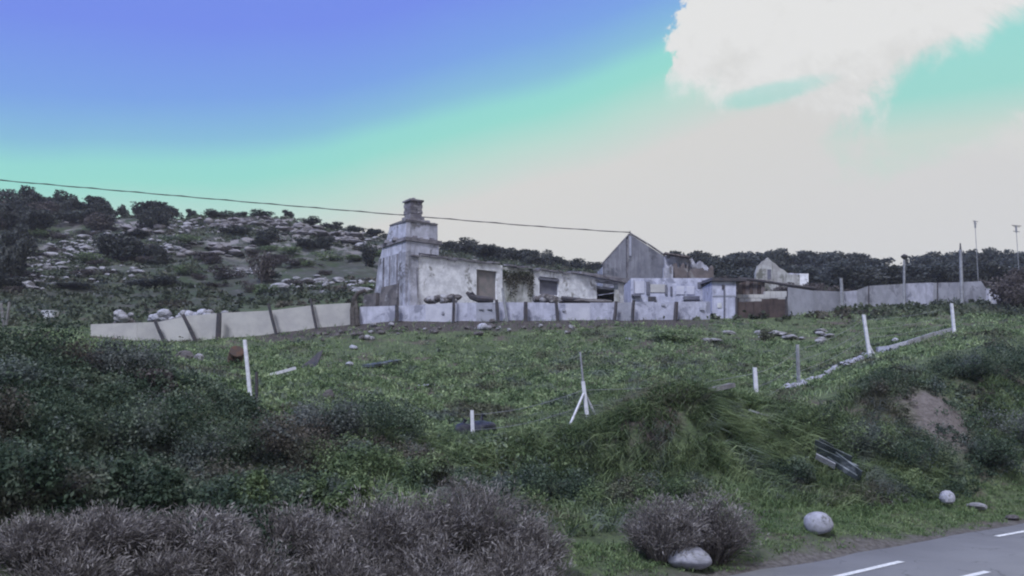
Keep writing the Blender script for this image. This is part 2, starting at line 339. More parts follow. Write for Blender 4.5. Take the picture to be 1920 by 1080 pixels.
# ------------------------------------------------------------------ object helpers
def tag(o, label=None, cat=None, group=None, kind=None):
    if label: o['label'] = label
    if cat: o['category'] = cat
    if group: o['group'] = group
    if kind: o['kind'] = kind
    return o
def thing(name, label, cat, loc=(0, 0, 0), group=None):
    o = bpy.data.objects.new(name, None); COL.objects.link(o); o.location = loc; o.empty_display_size = .3
    return tag(o, label, cat, group)
def link(name, me, mat, parent=None, loc=None):
    o = bpy.data.objects.new(name, me); COL.objects.link(o)
    if mat and not me.materials: me.materials.append(mat)
    if parent: o.parent = parent
    if loc is not None: o.location = loc
    return o
class MB:
    def __init__(s): s.v = []; s.f = []
    def add(s, vs, fs):
        b = len(s.v); s.v += [Vector(v) for v in vs]; s.f += [tuple(i + b for i in f) for f in fs]; return s
    def hexa(s, c):   # 8 corners: bottom 4 then top 4, same order
        return s.add(c, [(3, 2, 1, 0), (4, 5, 6, 7), (0, 1, 5, 4), (1, 2, 6, 5), (2, 3, 7, 6), (3, 0, 4, 7)])
    def box(s, c, ax, ay, az):
        c = Vector(c); ax = Vector(ax); ay = Vector(ay); az = Vector(az)
        return s.hexa([c - ax - ay - az, c + ax - ay - az, c + ax + ay - az, c - ax + ay - az,
                       c - ax - ay + az, c + ax - ay + az, c + ax + ay + az, c - ax + ay + az])
    def bar(s, p0, p1, r0, r1=None, n=6, bend=None):
        p0 = Vector(p0); p1 = Vector(p1); r1 = r0 if r1 is None else r1
        d = (p1 - p0).normalized(); a = d.orthogonal().normalized(); b = d.cross(a)
        vs = []
        for p, r in ((p0, r0), (p1, r1)):
            for i in range(n):
                t = 2 * math.pi * i / n; vs.append(p + (a * math.cos(t) + b * math.sin(t)) * r)
        fs = [tuple(range(n))[::-1], tuple(range(n, 2 * n))] + [(i, (i + 1) % n, n + (i + 1) % n, n + i) for i in range(n)]
        return s.add(vs, fs)
    def tube(s, ps, r, n=6):
        ps = [Vector(p) for p in ps]; rs = r if isinstance(r, (list, tuple)) else [r] * len(ps)
        vs = []
        for i, p in enumerate(ps):
            d = (ps[min(i + 1, len(ps) - 1)] - ps[max(i - 1, 0)]).normalized()
            a = d.cross(Vector((.13, .2, .97))); a = a.normalized() if a.length > .01 else Vector((1, 0, 0)); b = d.cross(a)
            for j in range(n):
                t = 2 * math.pi * j / n; vs.append(p + (a * math.cos(t) + b * math.sin(t)) * rs[i])
        fs = [tuple(range(n))[::-1], tuple(range(len(vs) - n, len(vs)))]
        for i in range(len(ps) - 1):
            fs += [(i * n + j, i * n + (j + 1) % n, (i + 1) * n + (j + 1) % n, (i + 1) * n + j) for j in range(n)]
        return s.add(vs, fs)
    def build(s, name, mat, parent=None, rough=0, loc=None, smooth=False):
        off = Vector(loc) if loc is not None else (world_loc(parent) if parent else Vector((0, 0, 0)))
        me = bpy.data.meshes.new(name)
        vs = [v - off for v in s.v]
        if rough: vs = [v + Vector((random.uniform(-1, 1), random.uniform(-1, 1), random.uniform(-1, 1))) * rough for v in vs]
        me.from_pydata(vs, [], s.f); me.update()
        if smooth: me.polygons.foreach_set('use_smooth', [True] * len(me.polygons))
        return link(name, me, mat, parent, loc if (loc is not None and not parent) else None)
def world_loc(o):
    v = Vector((0, 0, 0))
    while o: v += o.location; o = o.parent
    return v
def raw_mesh(name, v, f, tint=None, smooth=False):
    """v (n,3), f (m,k) numpy arrays"""
    me = bpy.data.meshes.new(name); n, kk = f.shape
    me.vertices.add(len(v)); me.vertices.foreach_set('co', v.astype(np.float32).ravel())
    me.loops.add(n * kk); me.loops.foreach_set('vertex_index', f.astype(np.int32).ravel())
    me.polygons.add(n); me.polygons.foreach_set('loop_start', (np.arange(n) * kk).astype(np.int32))
    me.update(calc_edges=True)
    if smooth: me.polygons.foreach_set('use_smooth', np.ones(n, bool))
    if tint is not None:
        a = me.attributes.new('tint', 'FLOAT', 'POINT'); a.data.foreach_set('value', tint.astype(np.float32))
    return me
def unit(n):
    v = rng.normal(size=(n, 3)); return v / np.linalg.norm(v, axis=1)[:, None]
def leaves(c, size, up=None, aspect=.6, tint=None):
    """one rhombic leaf per centre, random facing; up = array of preferred normals"""
    n = len(c); size = np.broadcast_to(size, n)[:, None]
    nr = unit(n)
    if up is not None: nr = nr * .8 + up; nr /= np.linalg.norm(nr, axis=1)[:, None]
    a = np.cross(nr, unit(n)); a /= np.linalg.norm(a, axis=1)[:, None] + 1e-9; b = np.cross(nr, a)
    v = np.empty((n, 4, 3)); v[:, 0] = c - a * size; v[:, 1] = c + b * size * aspect; v[:, 2] = c + a * size; v[:, 3] = c - b * size * aspect
    v[:, 0] -= nr * size * .2; v[:, 2] -= nr * size * .2
    f = np.arange(n * 4).reshape(n, 4)
    if tint is None: tint = rng.uniform(0, 1, n)
    return v.reshape(-1, 3), f, np.repeat(tint, 4)
def blades(base, direc, length, width, droop=.3, tint=None):
    """grass blades: quad + tip, bent over; returned as triangles"""
    n = len(base); length = np.broadcast_to(length, n)[:, None]; width = np.broadcast_to(width, n)[:, None]
    d = direc / np.linalg.norm(direc, axis=1)[:, None]
    side = np.cross(d, unit(n)); side /= np.linalg.norm(side, axis=1)[:, None] + 1e-9
    hz = d.copy(); hz[:, 2] = 0
    mid = base + d * length * .55
    tip = base + d * length + hz * length * droop + np.array([0, 0, -1.0]) * length * droop * .8
    v = np.empty((n, 5, 3)); v[:, 0] = base - side * width; v[:, 1] = base + side * width
    v[:, 2] = mid + side * width * .8; v[:, 3] = mid - side * width * .8; v[:, 4] = tip
    i = np.arange(n)[:, None] * 5
    f = np.stack([np.hstack([i, i + 1, i + 2]), np.hstack([i, i + 2, i + 3]), np.hstack([i + 3, i + 2, i + 4])], 1).reshape(-1, 3)
    if tint is None: tint = rng.uniform(0, 1, n)
    return v.reshape(-1, 3), f, np.repeat(tint, 5)
def merge(parts):
    vs, fs, tt = [], [], []; o = 0
    for v, f, t in parts:
        vs.append(v); fs.append(f + o); tt.append(t); o += len(v)
    return np.vstack(vs), np.vstack(fs), np.concatenate(tt)
def stuff(name, data, mat, label, cat, group=None):
    o = link(name, raw_mesh(name, *data), mat); return tag(o, label, cat, group, 'stuff')

hz = bpy.data.meshes.new('haze'); hb = MB().hexa([(-720, -240, -16), (720, -240, -16), (720, 920, -16), (-720, 920, -16), (-720, -240, 46), (720, -240, 46), (720, 920, 46), (-720, 920, 46)])
hz.from_pydata(hb.v, [], hb.f); hm = bpy.data.materials.new('haze_air'); hm.use_nodes = True; hm.node_tree.nodes.clear()
ho = hm.node_tree.nodes.new('ShaderNodeOutputMaterial'); hv = hm.node_tree.nodes.new('ShaderNodeVolumePrincipled'); hm.node_tree.links.new(hv.outputs[0], ho.inputs['Volume'])
hv.inputs['Density'].default_value = HAZE; hv.inputs['Color'].default_value = (.86, .88, 1, 1); hv.inputs['Anisotropy'].default_value = 0
if HAZE: tag(link('haze', hz, hm), 'thin pale air between the camera and the hills', 'haze', None, 'stuff')
# ------------------------------------------------------------------ ground, road
def axis(parts):
    out = []
    for a, b, st in parts: out += list(np.arange(a, b, st))
    return np.array(out + [parts[-1][1]])
gx = axis([(-700, -250, 25), (-250, -110, 4), (-110, -36, 1.0), (-36, 36, .3), (36, 110, 1.0), (110, 250, 4), (250, 700, 25)])
gy = axis([(-220, -20, 12), (-20, 6, 1.3), (6, 62, .3), (62, 150, .9), (150, 220, 4), (220, 900, 30)])
GX, GY = np.meshgrid(gx, gy); nx, ny = len(gx), len(gy)
GZ = H(GX.ravel(), GY.ravel())
idx = np.arange(nx * ny).reshape(ny, nx)
gf = np.stack([idx[:-1, :-1], idx[:-1, 1:], idx[1:, 1:], idx[1:, :-1]], -1).reshape(-1, 4)
go = link('ground', raw_mesh('ground', np.stack([GX.ravel(), GY.ravel(), GZ], 1), gf, smooth=True), ground_m)
tag(go, kind='structure')
T = np.arange(-90, 150, .4)
e1 = .03 + .09 * wav(T, T * 0, 1.7, 4) ; rv = []; SS = (-9.0, -6, -3, 0)
for i, t in enumerate(T):
    for s_ in SS[:-1]: x, y = ts(t, s_); rv.append((x, y, .0))
    x, y = ts(t, e1[i]); rv.append((x, y, -.004))
    x, y = ts(t, e1[i] + .05); rv.append((x, y, -.1))
w = 5; ii = np.arange((len(T)) * w).reshape(len(T), w)
rf = np.stack([ii[:-1, :-1], ii[1:, :-1], ii[1:, 1:], ii[:-1, 1:]], -1).reshape(-1, 4)
tag(link('road', raw_mesh('road', np.array(rv), rf), asphalt), kind='structure')
a_, b_, c_ = road_hit(1558, 1084), road_hit(1690, 1053), road_hit(1868, 1006)
sa, sb, sc_ = [to_s(p.x, p.y) for p in (a_, b_, c_)]; ta, tb, tcc = [to_t(p.x, p.y) for p in (a_, b_, c_)]
print('dash', sa, sb, sc_, ta, tb, tcc)
def dash(t0, t1, s0, s1, w_=.06):
    m = MB(); vs = []
    d = Vector(ts(t1, s1)) - Vector(ts(t0, s0)); n_ = Vector((-d.y, d.x)).normalized() * w_
    for (t, s_) in ((t0, s0), (t1, s1)): vs.append(Vector(ts(t, s_)))
    q_ = [vs[0] - n_, vs[1] - n_, vs[1] + n_, vs[0] + n_]
    m.add([(p.x, p.y, .005) for p in q_], [(0, 1, 2, 3)])
    return tag(m.build('road_marking', roadpaint), kind='structure')
dash(ta - .35, tb, sa - .02, sb); per = tcc - tb + (tb - ta + .35)
for j in range(1, 9): dash(tcc + (j - 1) * per, tcc + (j - 1) * per + 1.9, sc_, sc_ - .03)
for j in range(1, 9): dash(ta - .35 - j * per, ta - .35 - j * per + 1.9, sc_, sc_)
r_ = road_hit(1822, 1079); dash(to_t(r_.x, r_.y) - 1.0, to_t(r_.x, r_.y) + .5, to_s(r_.x, r_.y), to_s(r_.x, r_.y), .06)

# ------------------------------------------------------------------ walls
FD = Vector((.807, .59, 0)).normalized(); FB = Vector((-FD.y, FD.x, 0))     # facade direction, direction into the house
def wall_grid(o, d, back, u_cuts, z_cuts, top, openings, thick, name, mat, parent, step=.5):
    """solid wall along d from o; top(u) gives the ragged top; openings (u0,u1,z0,z1) are true holes"""
    us = sorted(set([round(u, 3) for u in u_cuts] + [round(v, 3) for op in openings for v in op[:2]]))
    u2 = []
    for a, b in zip(us[:-1], us[1:]):
        n = max(1, int((b - a) / step)); u2 += [a + (b - a) * i / n for i in range(n)]
    us = u2 + [us[-1]]
    zs = sorted(set(list(z_cuts) + [v for op in openings for v in op[2:]]))
    m = MB(); nu, nz = len(us), len(zs)
    filled = [[not any(op[0] - .01 < (us[i] + us[i + 1]) / 2 < op[1] and op[2] < (zs[j] + zs[j + 1]) / 2 < op[3] for op in openings) for j in range(nz - 1)] for i in range(nu - 1)]
    for i in range(nu - 1):
        for j in range(nz - 1):
            if not filled[i][j]: continue
            def P(ii, jj, side):
                z = zs[jj] if jj < nz - 1 else top(us[ii])
                z = min(z, top(us[ii]))
                return o + d * us[ii] + back * (thick if side else 0) + Vector((0, 0, z))
            a = [P(i, j, 0), P(i + 1, j, 0), P(i + 1, j + 1, 0), P(i, j + 1, 0)]
            b = [P(i, j, 1), P(i + 1, j, 1), P(i + 1, j + 1, 1), P(i, j + 1, 1)]
            m.add(a, [(0, 1, 2, 3)]); m.add(b, [(3, 2, 1, 0)])
            if i == 0 or not filled[i - 1][j]: m.add([a[0], a[3], b[3], b[0]], [(0, 1, 2, 3)])
            if i == nu - 2 or not filled[i + 1][j]: m.add([a[1], b[1], b[2], a[2]], [(0, 1, 2, 3)])
            if j == 0 or not filled[i][j - 1]: m.add([a[0], b[0], b[1], a[1]], [(0, 1, 2, 3)])
            if j == nz - 2 or not filled[i][j + 1]: m.add([a[3], a[2], b[2], b[3]], [(0, 1, 2, 3)])
    return m.build(name, mat, parent)
def zc(px_unused, py, Yd): return at(960, py, Yd).z
def facade_u(px, A):       # distance along the facade at which it crosses pixel column px
    r = (px - 960) / F
    return (r * A.y - A.x) / (FD.x - r * FD.y)

A = at(783, 473, 50); A.z = 0
def fz(px, py):           # height of a pixel on the facade plane
    u = facade_u(px, A); p = A + FD * u; return at(px, py, p.y).z
L = facade_u(1192, A)
def top_main(u):
    base = 11.0 if u < facade_u(944, A) else (10.97 if u < facade_u(1003, A) else 10.95)
    return base + .035 * math.sin(u * 5) + .03 * math.sin(u * 13 + 1)
zb = 6.0
house = thing('ruined_house', 'long roofless white house with a bulky stepped chimney tower, behind the low fence', 'house', (A.x, A.y, 7.3))
w1 = (facade_u(893, A), facade_u(931, A), zb + .01, fz(912, 507))
w1 = (w1[0], w1[1], fz(912, 562), w1[3])
w2 = (facade_u(1012, A), facade_u(1048, A), fz(1030, 553), fz(1030, 520))
w3 = (facade_u(1120, A), facade_u(1161, A), fz(1140, 564), fz(1140, 530))
uv0, uv1 = facade_u(942, A), facade_u(1001, A)
wall_grid(A, FD, FB, [0, uv0], [zb, 12], top_main, [w1], .45, 'wall', plaster, house)
wall_grid(A + FB * .1, FD, FB, [uv0, uv1], [zb, 12], lambda u: top_main(u) - .06 + .06 * math.sin(u * 3), [], .35, 'wall', plaster_vine, house)['label'] = 'wall stretch with fallen plaster and dark creeper stains'
wall_grid(A, FD, FB, [uv1, L], [zb, 12], top_main, [w2, w3], .45, 'wall', plaster, house)
def slab(u0, u1, z0, z1, f0, f1, name, mat, parent=None, label=None, O=None):
    O = A if O is None else O; m = MB()
    c = O + FD * (u0 + u1) / 2 + FB * (f0 + f1) / 2 + Vector((0, 0, (z0 + z1) / 2))
    m.box(c, FD * (u1 - u0) / 2, FB * (f1 - f0) / 2, Vector((0, 0, (z1 - z0) / 2)))
    o = m.build(name, mat, parent or house)
    if label: o['label'] = label
    return o
slab(w1[0], w1[1], w1[2], w1[3], .14, .34, 'window_infill', infill, label='tall window walled up in grey brown')
slab(w1[0] - .08, w1[1] + .08, w1[3] + .003, w1[3] + .12, -.03, .1, 'lintel', plaster)
slab(w2[0], w2[1], w2[2], w2[3] - .25, .14, .34, 'window_infill', infill_dark, label='square window filled with dark grey boards')
slab(w2[0] - .1, w2[1] + .02, w2[3] - .22, w2[3] - .08, -.06, .3, 'shutter_box', infill_dark)
slab(w2[0] - .08, w2[1] + .1, w2[2] - .12, w2[2] - .003, -.08, .3, 'sill', plaster)
slab(w3[0] - .1, w3[1] + .15, w3[3] + .004, w3[3] + .1, -.1, .3, 'lintel', plaster_dark)
slab(w3[0] + .02, w3[0] + .09, w3[2], w3[3], .1, .2, 'door_frame', dark_metal)
slab(w3[1] - .42, w3[1] - .06, w3[2], w3[2] + .8, -.12, -.04, 'leaning_board', plaster_vine)
slab(w3[0] - 1.3, w3[1] + .95, zb, 10.2, 3.0, 3.2, 'shade_sheet', shade_black)  # added black sheet that paints the darkness of the room behind the door
# rear wall, inner walls near-black to paint the room's shade, roof edge
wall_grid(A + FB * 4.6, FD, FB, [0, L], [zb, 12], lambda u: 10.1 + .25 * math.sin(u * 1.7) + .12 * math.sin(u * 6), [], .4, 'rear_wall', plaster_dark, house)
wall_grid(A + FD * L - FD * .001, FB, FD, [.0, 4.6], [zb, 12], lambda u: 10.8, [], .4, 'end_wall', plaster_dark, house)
slab(w3[0] - 1.6, w3[0] - 1.4, zb, 10.2, .5, 4.5, 'inner_wall', shade_black); slab(w3[1] + 1.0, w3[1] + 1.2, zb, 10.2,   .5, 4.5, 'inner_wall', shade_black)
slab(w3[0] - 1.3, w3[1] + 1.0, 10.25, 10.4, .5, 4.5, 'ceiling', plaster_dark)
slab(w3[0] + .5, w3[0] + 1.15, zc(0, 553, 58), zc(0, 543, 58), 1.2, 1.4, 'pale_rag', rock_white, label='pale scrap seen inside the dark doorway')
# eaves ledges made of separate tiles
u = -.5
while u < L - .3:
    wd = .62; pass
    if random.random() < .93:
        z = top_main(u + .3) + .05
        m = MB(); c = A + FD * (u + wd / 2) + FB * .12 + Vector((0, 0, z + random.uniform(-.02, .03)))
        m.box(c, FD * wd * .48, FB * .28 + Vector((0, 0, .04)), Vector((0, 0, .045))); m.build('eaves_tile', stone_dark, house)
    u += wd
# the wide fallen roof slab above the right half of the facade
m = MB(); ur0, ur1 = facade_u(1085, A), facade_u(1192, A)
for i in range(7):
    a = ur0 + (ur1 - ur0 + 3.4) * i / 7; b = ur0 + (ur1 - ur0 + 3.4) * (i + 1) / 7 - .03
    z0 = 11.1 - .05 * i; th = .16 + .05 * i; mm = MB()
    c = A + FD * (a + b) / 2 + FB * .4 + Vector((0, 0, z0)); mm.box(c, FD * (b - a) / 2 + Vector((0, 0, -.03)), FB * .75 + Vector((0, 0, .12)), Vector((0, 0, th / 2)))
    mm.build('roof_slab', stone_dark, house, rough=.02)
# chimney tower
T0 = at(760, 500, 49.5); T0.z = 0
tower_mat = surf('tower_render', (.5, .5, .62), (.34, .34, .42), (.13, .125, .14), 1.4, streak=(.2, .2, .24), bs=.9)
def prism(o, v0, v1, w0, w1_, z0, z1, tv=(0, 0), tw=(0, 0), name='tower', mat=plaster_dark, lab=None, parent=None):
    """block v along the facade, w into the depth; tv/tw = how far each side draws in at the top"""
    c = []
    for z, k_ in ((z0, 0), (z1, 1)):
        for v, w_ in ((v0 + tv[0] * k_, w0 + tw[0] * k_), (v1 - tv[1] * k_, w0 + tw[0] * k_), (v1 - tv[1] * k_, w1_ - tw[1] * k_), (v0 + tv[0] * k_, w1_ - tw[1] * k_)):
            c.append(o + FD * v + FB * w_ + Vector((0, 0, z)))
    c = [p + Vector((random.uniform(-1, 1), random.uniform(-1, 1), random.uniform(-.6, .6))) * (.035 if name in ('ledge', 'stone', 'chimney_cap', 'chimney_pot', 'buttress', 'plinth') else .012) for p in c]
    ob = MB().hexa(c).build(name, mat, parent or house)
    if lab: ob['label'] = lab
    return ob
ZA = zc(0, 452, 49.6); ZB = zc(0, 445, 49.6); ZC = zc(0, 418, 50); ZD = zc(0, 413, 50); ZE = zc(0, 379, 50.6)
prism(T0, 0, .85, -.02, 3.5, zb, zc(0, 472, 49.6), tw=(0, .4), name='tower', mat=plaster_dark)
prism(T0, .02, 2.2, .0, 3.1, zc(0, 472, 49.6) + .003, ZA, tw=(0, .3), name='tower_top', mat=tower_mat)
prism(T0, -.08, 2.32, -.08, 2.75, ZA + .003, ZB, name='ledge', mat=stone_dark)
prism(T0, .04, 2.14, .06, 2.5, ZB + .003, ZC, tv=(.0, .03), tw=(0, .5), name='chimney_breast', mat=tower_mat)
prism(T0, .0, 2.14, .0, 1.95, ZC + .003, ZD - .05, name='ledge', mat=stone_dark)
prism(T0, .25, 1.75, .25, 1.6, ZD - .047, ZD + .12, tv=(.1, .15), name='ledge', mat=stone_dark)
prism(T0, .45, 1.4, .35, 1.3, ZD + .123, ZD + .3, name='chimney_foot', mat=stone_dark)
z = ZD + .303; nrow = 5; hh = (ZE - z) / nrow          # courses of the stack
for r in range(nrow):
    for (a0, a1, b0, b1) in ((.52, .92, .42, .78), (.925, 1.3, .42, .78), (.52, .92, .785, 1.18), (.925, 1.3, .785, 1.18)):
        j = random.uniform(-.02, .02)
        prism(T0, a0 + j, a1 + j * .5, b0 + j, b1, z + r * hh + .006, z + (r + 1) * hh, name='stone', mat=stone_dark)
prism(T0, .44, 1.38, .34, 1.26, ZE + .003, ZE + .09, name='chimney_cap', mat=stone_dark)
prism(T0, .7, 1.0, .5, .9, ZE + .093, ZE + .22, tv=(.06, .06), tw=(.1, .1), name='chimney_pot', mat=stone_dark)
for q_ in range(16):     # loose broken stones along the ledges
    v_, w_, z_ = random.choice(((random.uniform(0, 2.1), random.uniform(-.05, .12), ZB), (random.uniform(1.5, 2.2), random.uniform(.1, 1), ZD - .05), (random.uniform(.1, 2), random.uniform(.0, .3), ZD - .05), (-.02, random.uniform(.2, 2.2), ZB)))
    c = T0 + FD * v_ + FB * w_ + Vector((0, 0, z_ + .05)); r_1 = random.uniform(.06, .14)
    MB().box(c, (r_1 * 1.3, r_1 * .3, 0), (-r_1 * .2, r_1, 0), (0, .02, r_1 * .7)).build('stone', stone_dark, house, rough=.03)
# buttress swelling down the left side and rubble at its foot
prism(T0, .03, 1.0, 3.1, 4.4, zb, zc(0, 478, 51), tw=(0, 1.2), name='buttress', mat=plaster_dark)
prism(T0, -.3, .6, 3.0, 5.4, zb, zc(0, 545, 51), tw=(0, 1.0), name='buttress', mat=rubble_m)
prism(T0, .1, .75, -.5, -.03, zb, zc(0, 505, 49.4), tw=(.42, 0), tv=(.1, .1), name='buttress', mat=plaster_dark)
prism(T0, -.35, 0.0, .5, 3.0, zb, zc(0, 532, 50), tv=(.3, 0), tw=(.2, .3), name='plinth', mat=rubble_m)
for a in (.85, 1.75, 2.5):
    prism(T0, -.04, -.002, a, a + .14, zb, zc(0, 475, 50), name='pilaster', mat=stone_dark)

# gabled rear house
gb = at(1180, 440, 66)
rear = thing('gabled_barn', 'grey gable end of a taller ruined barn rising behind the white house', 'barn', (gb.x, gb.y, 8))
def gp(px, py, Yd=66): return at(px, py, Yd)
def flat_poly(pp, back, name, mat, parent):
    m = MB(); n = len(pp); m.add(list(pp) + [p + back for p in pp], [tuple(range(n)), tuple(range(2 * n))[n:][::-1]] + [(i, i + n, (i + 1) % n + n, (i + 1) % n) for i in range(n)])
    return m.build(name, mat, parent)
bk = Vector((.1, .5, 0))
flat_poly([gp(1130, 600), gp(1174, 600), gp(1174, 446), gp(1130, 495)], bk, 'gable_wall', gable_mat, rear)
flat_poly([gp(1174, 600), gp(1178, 600), gp(1178, 442), gp(1174, 446)], bk + Vector((0, .2, 0)), 'dark_joint', stone_dark, rear).location.y += .12
flat_poly([gp(1178, 600), gp(1246, 600), gp(1246, 481), gp(1212, 459), gp(1182, 440), gp(1178, 442)], bk, 'gable_wall', gable_mat, rear)
flat_poly([gp(1180, 480, 65.93), gp(1184, 480, 65.93), gp(1184, 444, 65.93), gp(1180, 442, 65.93)], Vector((0, .06, 0)), 'flue', grey_board, rear)
MB().bar(gp(1181, 441, 66.2), gp(1181.5, 433, 66.2), .03).build('cable_mast', dark_metal, rear)
# verge tiles along both slopes
for (x0, y0, x1, y1) in ((1128, 496, 1180, 439), (1182, 438, 1213, 457), (1214, 457, 1248, 480)):
    n = 9
    for i in range(n):
        a = gp(x0 + (x1 - x0) * i / n, y0 + (y1 - y0) * i / n); b = gp(x0 + (x1 - x0) * (i + .92) / n, y0 + (y1 - y0) * (i + .92) / n)
        MB().hexa([a, b, b + bk, a + bk, a + Vector((0, 0, .1)), b + Vector((0, 0, .1)), b + bk + Vector((0, 0, .1)), a + bk + Vector((0, 0, .1))]).build('verge_tile', stone_dark, rear)
# standing side wall going back, gives the barn its depth
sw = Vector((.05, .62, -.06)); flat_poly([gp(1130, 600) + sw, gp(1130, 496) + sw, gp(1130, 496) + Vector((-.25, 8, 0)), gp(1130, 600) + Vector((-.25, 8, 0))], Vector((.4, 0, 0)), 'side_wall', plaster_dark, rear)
def ragged(px0, px1, topf, bot, Yd, n, name, mat, parent, thick=.45):
    m = MB(); tops = [at(px0 + (px1 - px0) * i / n, topf(px0 + (px1 - px0) * i / n), Yd) for i in range(n + 1)]
    for i in range(n):
        a, b = tops[i], tops[i + 1]; a0 = at(px0 + (px1 - px0) * i / n, bot, Yd); b0 = at(px0 + (px1 - px0) * (i + 1) / n, bot, Yd)
        v = Vector((0, thick, 0)); m.hexa([a0, b0, b0 + v, a0 + v, a, b, b + v, a + v])
    return m.build(name, mat, parent)
def lerp_tab(tab, x):
    return float(np.interp(x, [t[0] for t in tab], [t[1] for t in tab]))
tb1 = [(1246, 482), (1254, 475), (1262, 483), (1270, 479), (1280, 477), (1288, 488), (1297, 483), (1306, 496), (1314, 488), (1326, 500), (1336, 512)]
ragged(1246.5, 1336, lambda x: lerp_tab(tb1, x) + random.uniform(-2, 2), 600, 64.6, 30, 'broken_wall', plaster_dark, rear)
ragged(1258, 1290, lambda x: 499 + random.uniform(-9, 6), 600, 64.0, 12, 'broken_wall', rust_light, rear)
ragged(1291, 1338, lambda x: 505 + random.uniform(-9, 5), 600, 63.6, 14, 'broken_wall', rust_light, rear)
ragged(1244, 1262, lambda x: 500 + random.uniform(-5, 4), 600, 63.7, 10, 'broken_wall', plaster_dark, rear)
for i in range(5):
    px = 1250 + i * 9.5; m = MB(); a = at(px, 476 + i * 1.5, 64.3); m.box(a, Vector((.17, 0, -.03)), (0, .3, 0), (0, 0, .05)); m.build('coping_tile', rust_light, rear, rough=.015)

# annex
an = at(1185, 600, 54)
annex = thing('flat_annex', 'low flat topped bluish annex with pipes at the right end of the house', 'building', (an.x, an.y, 7.5))
def on(px, py, Yd=54): return at(px, py, Yd)
ragged(1183, 1333, lambda x: 521 + .6 * math.sin(x), 600, 54, 12, 'wall', blue_white, annex, 3.5)
def plate(px0, py0, px1, py1, Yd, th, name, mat, parent, proud=.05):
    v = Vector((0, th, 0)); a, b, c, d = at(px0, py1, Yd - proud), at(px1, py1, Yd - proud), at(px1, py0, Yd - proud), at(px0, py0, Yd - proud)
    return MB().hexa([a, b, b + v, a + v, d, c, c + v, d + v]).build(name, mat, parent)
plate(1190, 527, 1208, 550, 54, .04, 'shutter', pale_board, annex); plate(1212, 528, 1218, 552, 54, .08, 'downpipe', infill_dark, annex, .1)
plate(1219.5, 533, 1248, 548, 54, .04, 'panel', cream_board, annex); plate(1247, 534, 1251, 552, 54, .09, 'downpipe', infill_dark, annex, .1)
plate(1257, 537, 1260.5, 553, 54, .09, 'downpipe', infill_dark, annex, .1); plate(1268, 536, 1283, 552, 54, .04, 'panel', pale_board, annex)
plate(1287, 536, 1302, 552, 54, .04, 'panel', pale_board, annex); plate(1308, 529, 1320, 540, 54, .05, 'window', infill_dark, annex)
plate(1185, 551.5, 1202, 555, 54, .3, 'ledge', infill_dark, annex, .32); plate(1216, 556, 1230, 565, 54, .2, 'dark_patch', dark_metal, annex, .22)
plate(1283, 555, 1312, 562, 54, .3, 'ledge', infill_dark, annex, .32); plate(1188, 524, 1189.5, 560, 54, .08, 'downpipe', grey_board, annex, .1)
# shed
sh = at(1356, 598, 51.2)
shed = thing('small_shed', 'small white shed with a thin black overhanging roof beside the brown gate', 'shed', (sh.x, sh.y, 7.4))
a, b = at(1335, 601, 51.2), at(1380, 601, 51.2)
m = MB(); v = Vector((0, 2.6, 0)); t0, t1 = at(1335, 528, 51.2), at(1380, 527, 51.2); m.hexa([a, b, b + v, a + v, t0, t1, t1 + v, t0 + v]).build('wall', blue_white, shed)
m = MB(); a, b = at(1333, 526.5, 51), at(1400, 527, 51); t0, t1 = at(1337, 519.5, 51), at(1400, 522.5, 51); v = Vector((0, 3.1, .2)); m.hexa([a, b, b + v, a + v, t0, t1, t1 + v, t0 + v]).build('roof', dark_metal, shed)
plate(1354, 534, 1359, 542, 51.2, .06, 'vent', dark_metal, shed, .06); plate(1357, 542, 1359.5, 600, 51.2, .05, 'downpipe', infill_dark, shed, .07)
plate(1336, 553, 1379, 556, 51.2, .03, 'stripe', grey_board, shed, .03); plate(1345, 568, 1353, 577, 51.2, .03, 'patch', plaster_vine, shed, .04)
# rusty sheets behind, brown gate, low block wall
g = at(1430, 597, 51.3)
gate = thing('brown_gate', 'dark rusty brown metal gate panel in the wall beside the white shed', 'gate', (g.x, g.y, 7.6))
for i in range(6):
    x0 = 1383 + i * 15.2; tp = 566 - (4 if i in (3, 4) else 0) - (2 if i == 5 else 0) + i * -.6
    plate(x0, tp, x0 + 14.8, 597, 51.2 + .02 * i, .05, 'gate_board', rust, gate, .02 * (i % 2))
for px in (1381, 1475): plate(px - 1.6, 556, px + 1.6, 598, 51.1, .1, 'gate_post', dark_metal, gate)
rs = at(1406, 555, 53)
rsh = thing('rusty_sheet_wall', 'upright rusty brown sheets under a sagging dark rail behind the brown gate', 'metal sheets', (rs.x, rs.y, 8.4))
for i in range(7): plate(1384 + i * 7.2, 526 + i * .5, 1384 + i * 7.2 + 6.7, 575, 53 + .03 * (i % 3), .04, 'metal_sheet', [rust_light, rust][i % 2], rsh)
MB().tube([at(1384, 522, 52.6), at(1430, 527, 52.8), at(1480, 535, 53), at(1530, 541, 53.6)], .09).build('top_rail', dark_metal, rsh)
bw = at(1430, 560, 52)
blw = thing('block_wall', 'short pale block wall standing just behind the brown gate', 'wall', (bw.x, bw.y, 7.8))
for r in range(2):
    for i in range(9):
        x0 = 1382 + i * 10.4 + r * 4; plate(x0, 552 + r * 7.2 - (6 if i > 4 and r == 0 else 0), x0 + 9.9, 558.6 + r * 7.2, 52, .25, 'block', cream_board, blw, .01 * (i % 2))
plate(1383, 566, 1474, 600, 52.02, .24, 'wall_base', cream_board, blw)
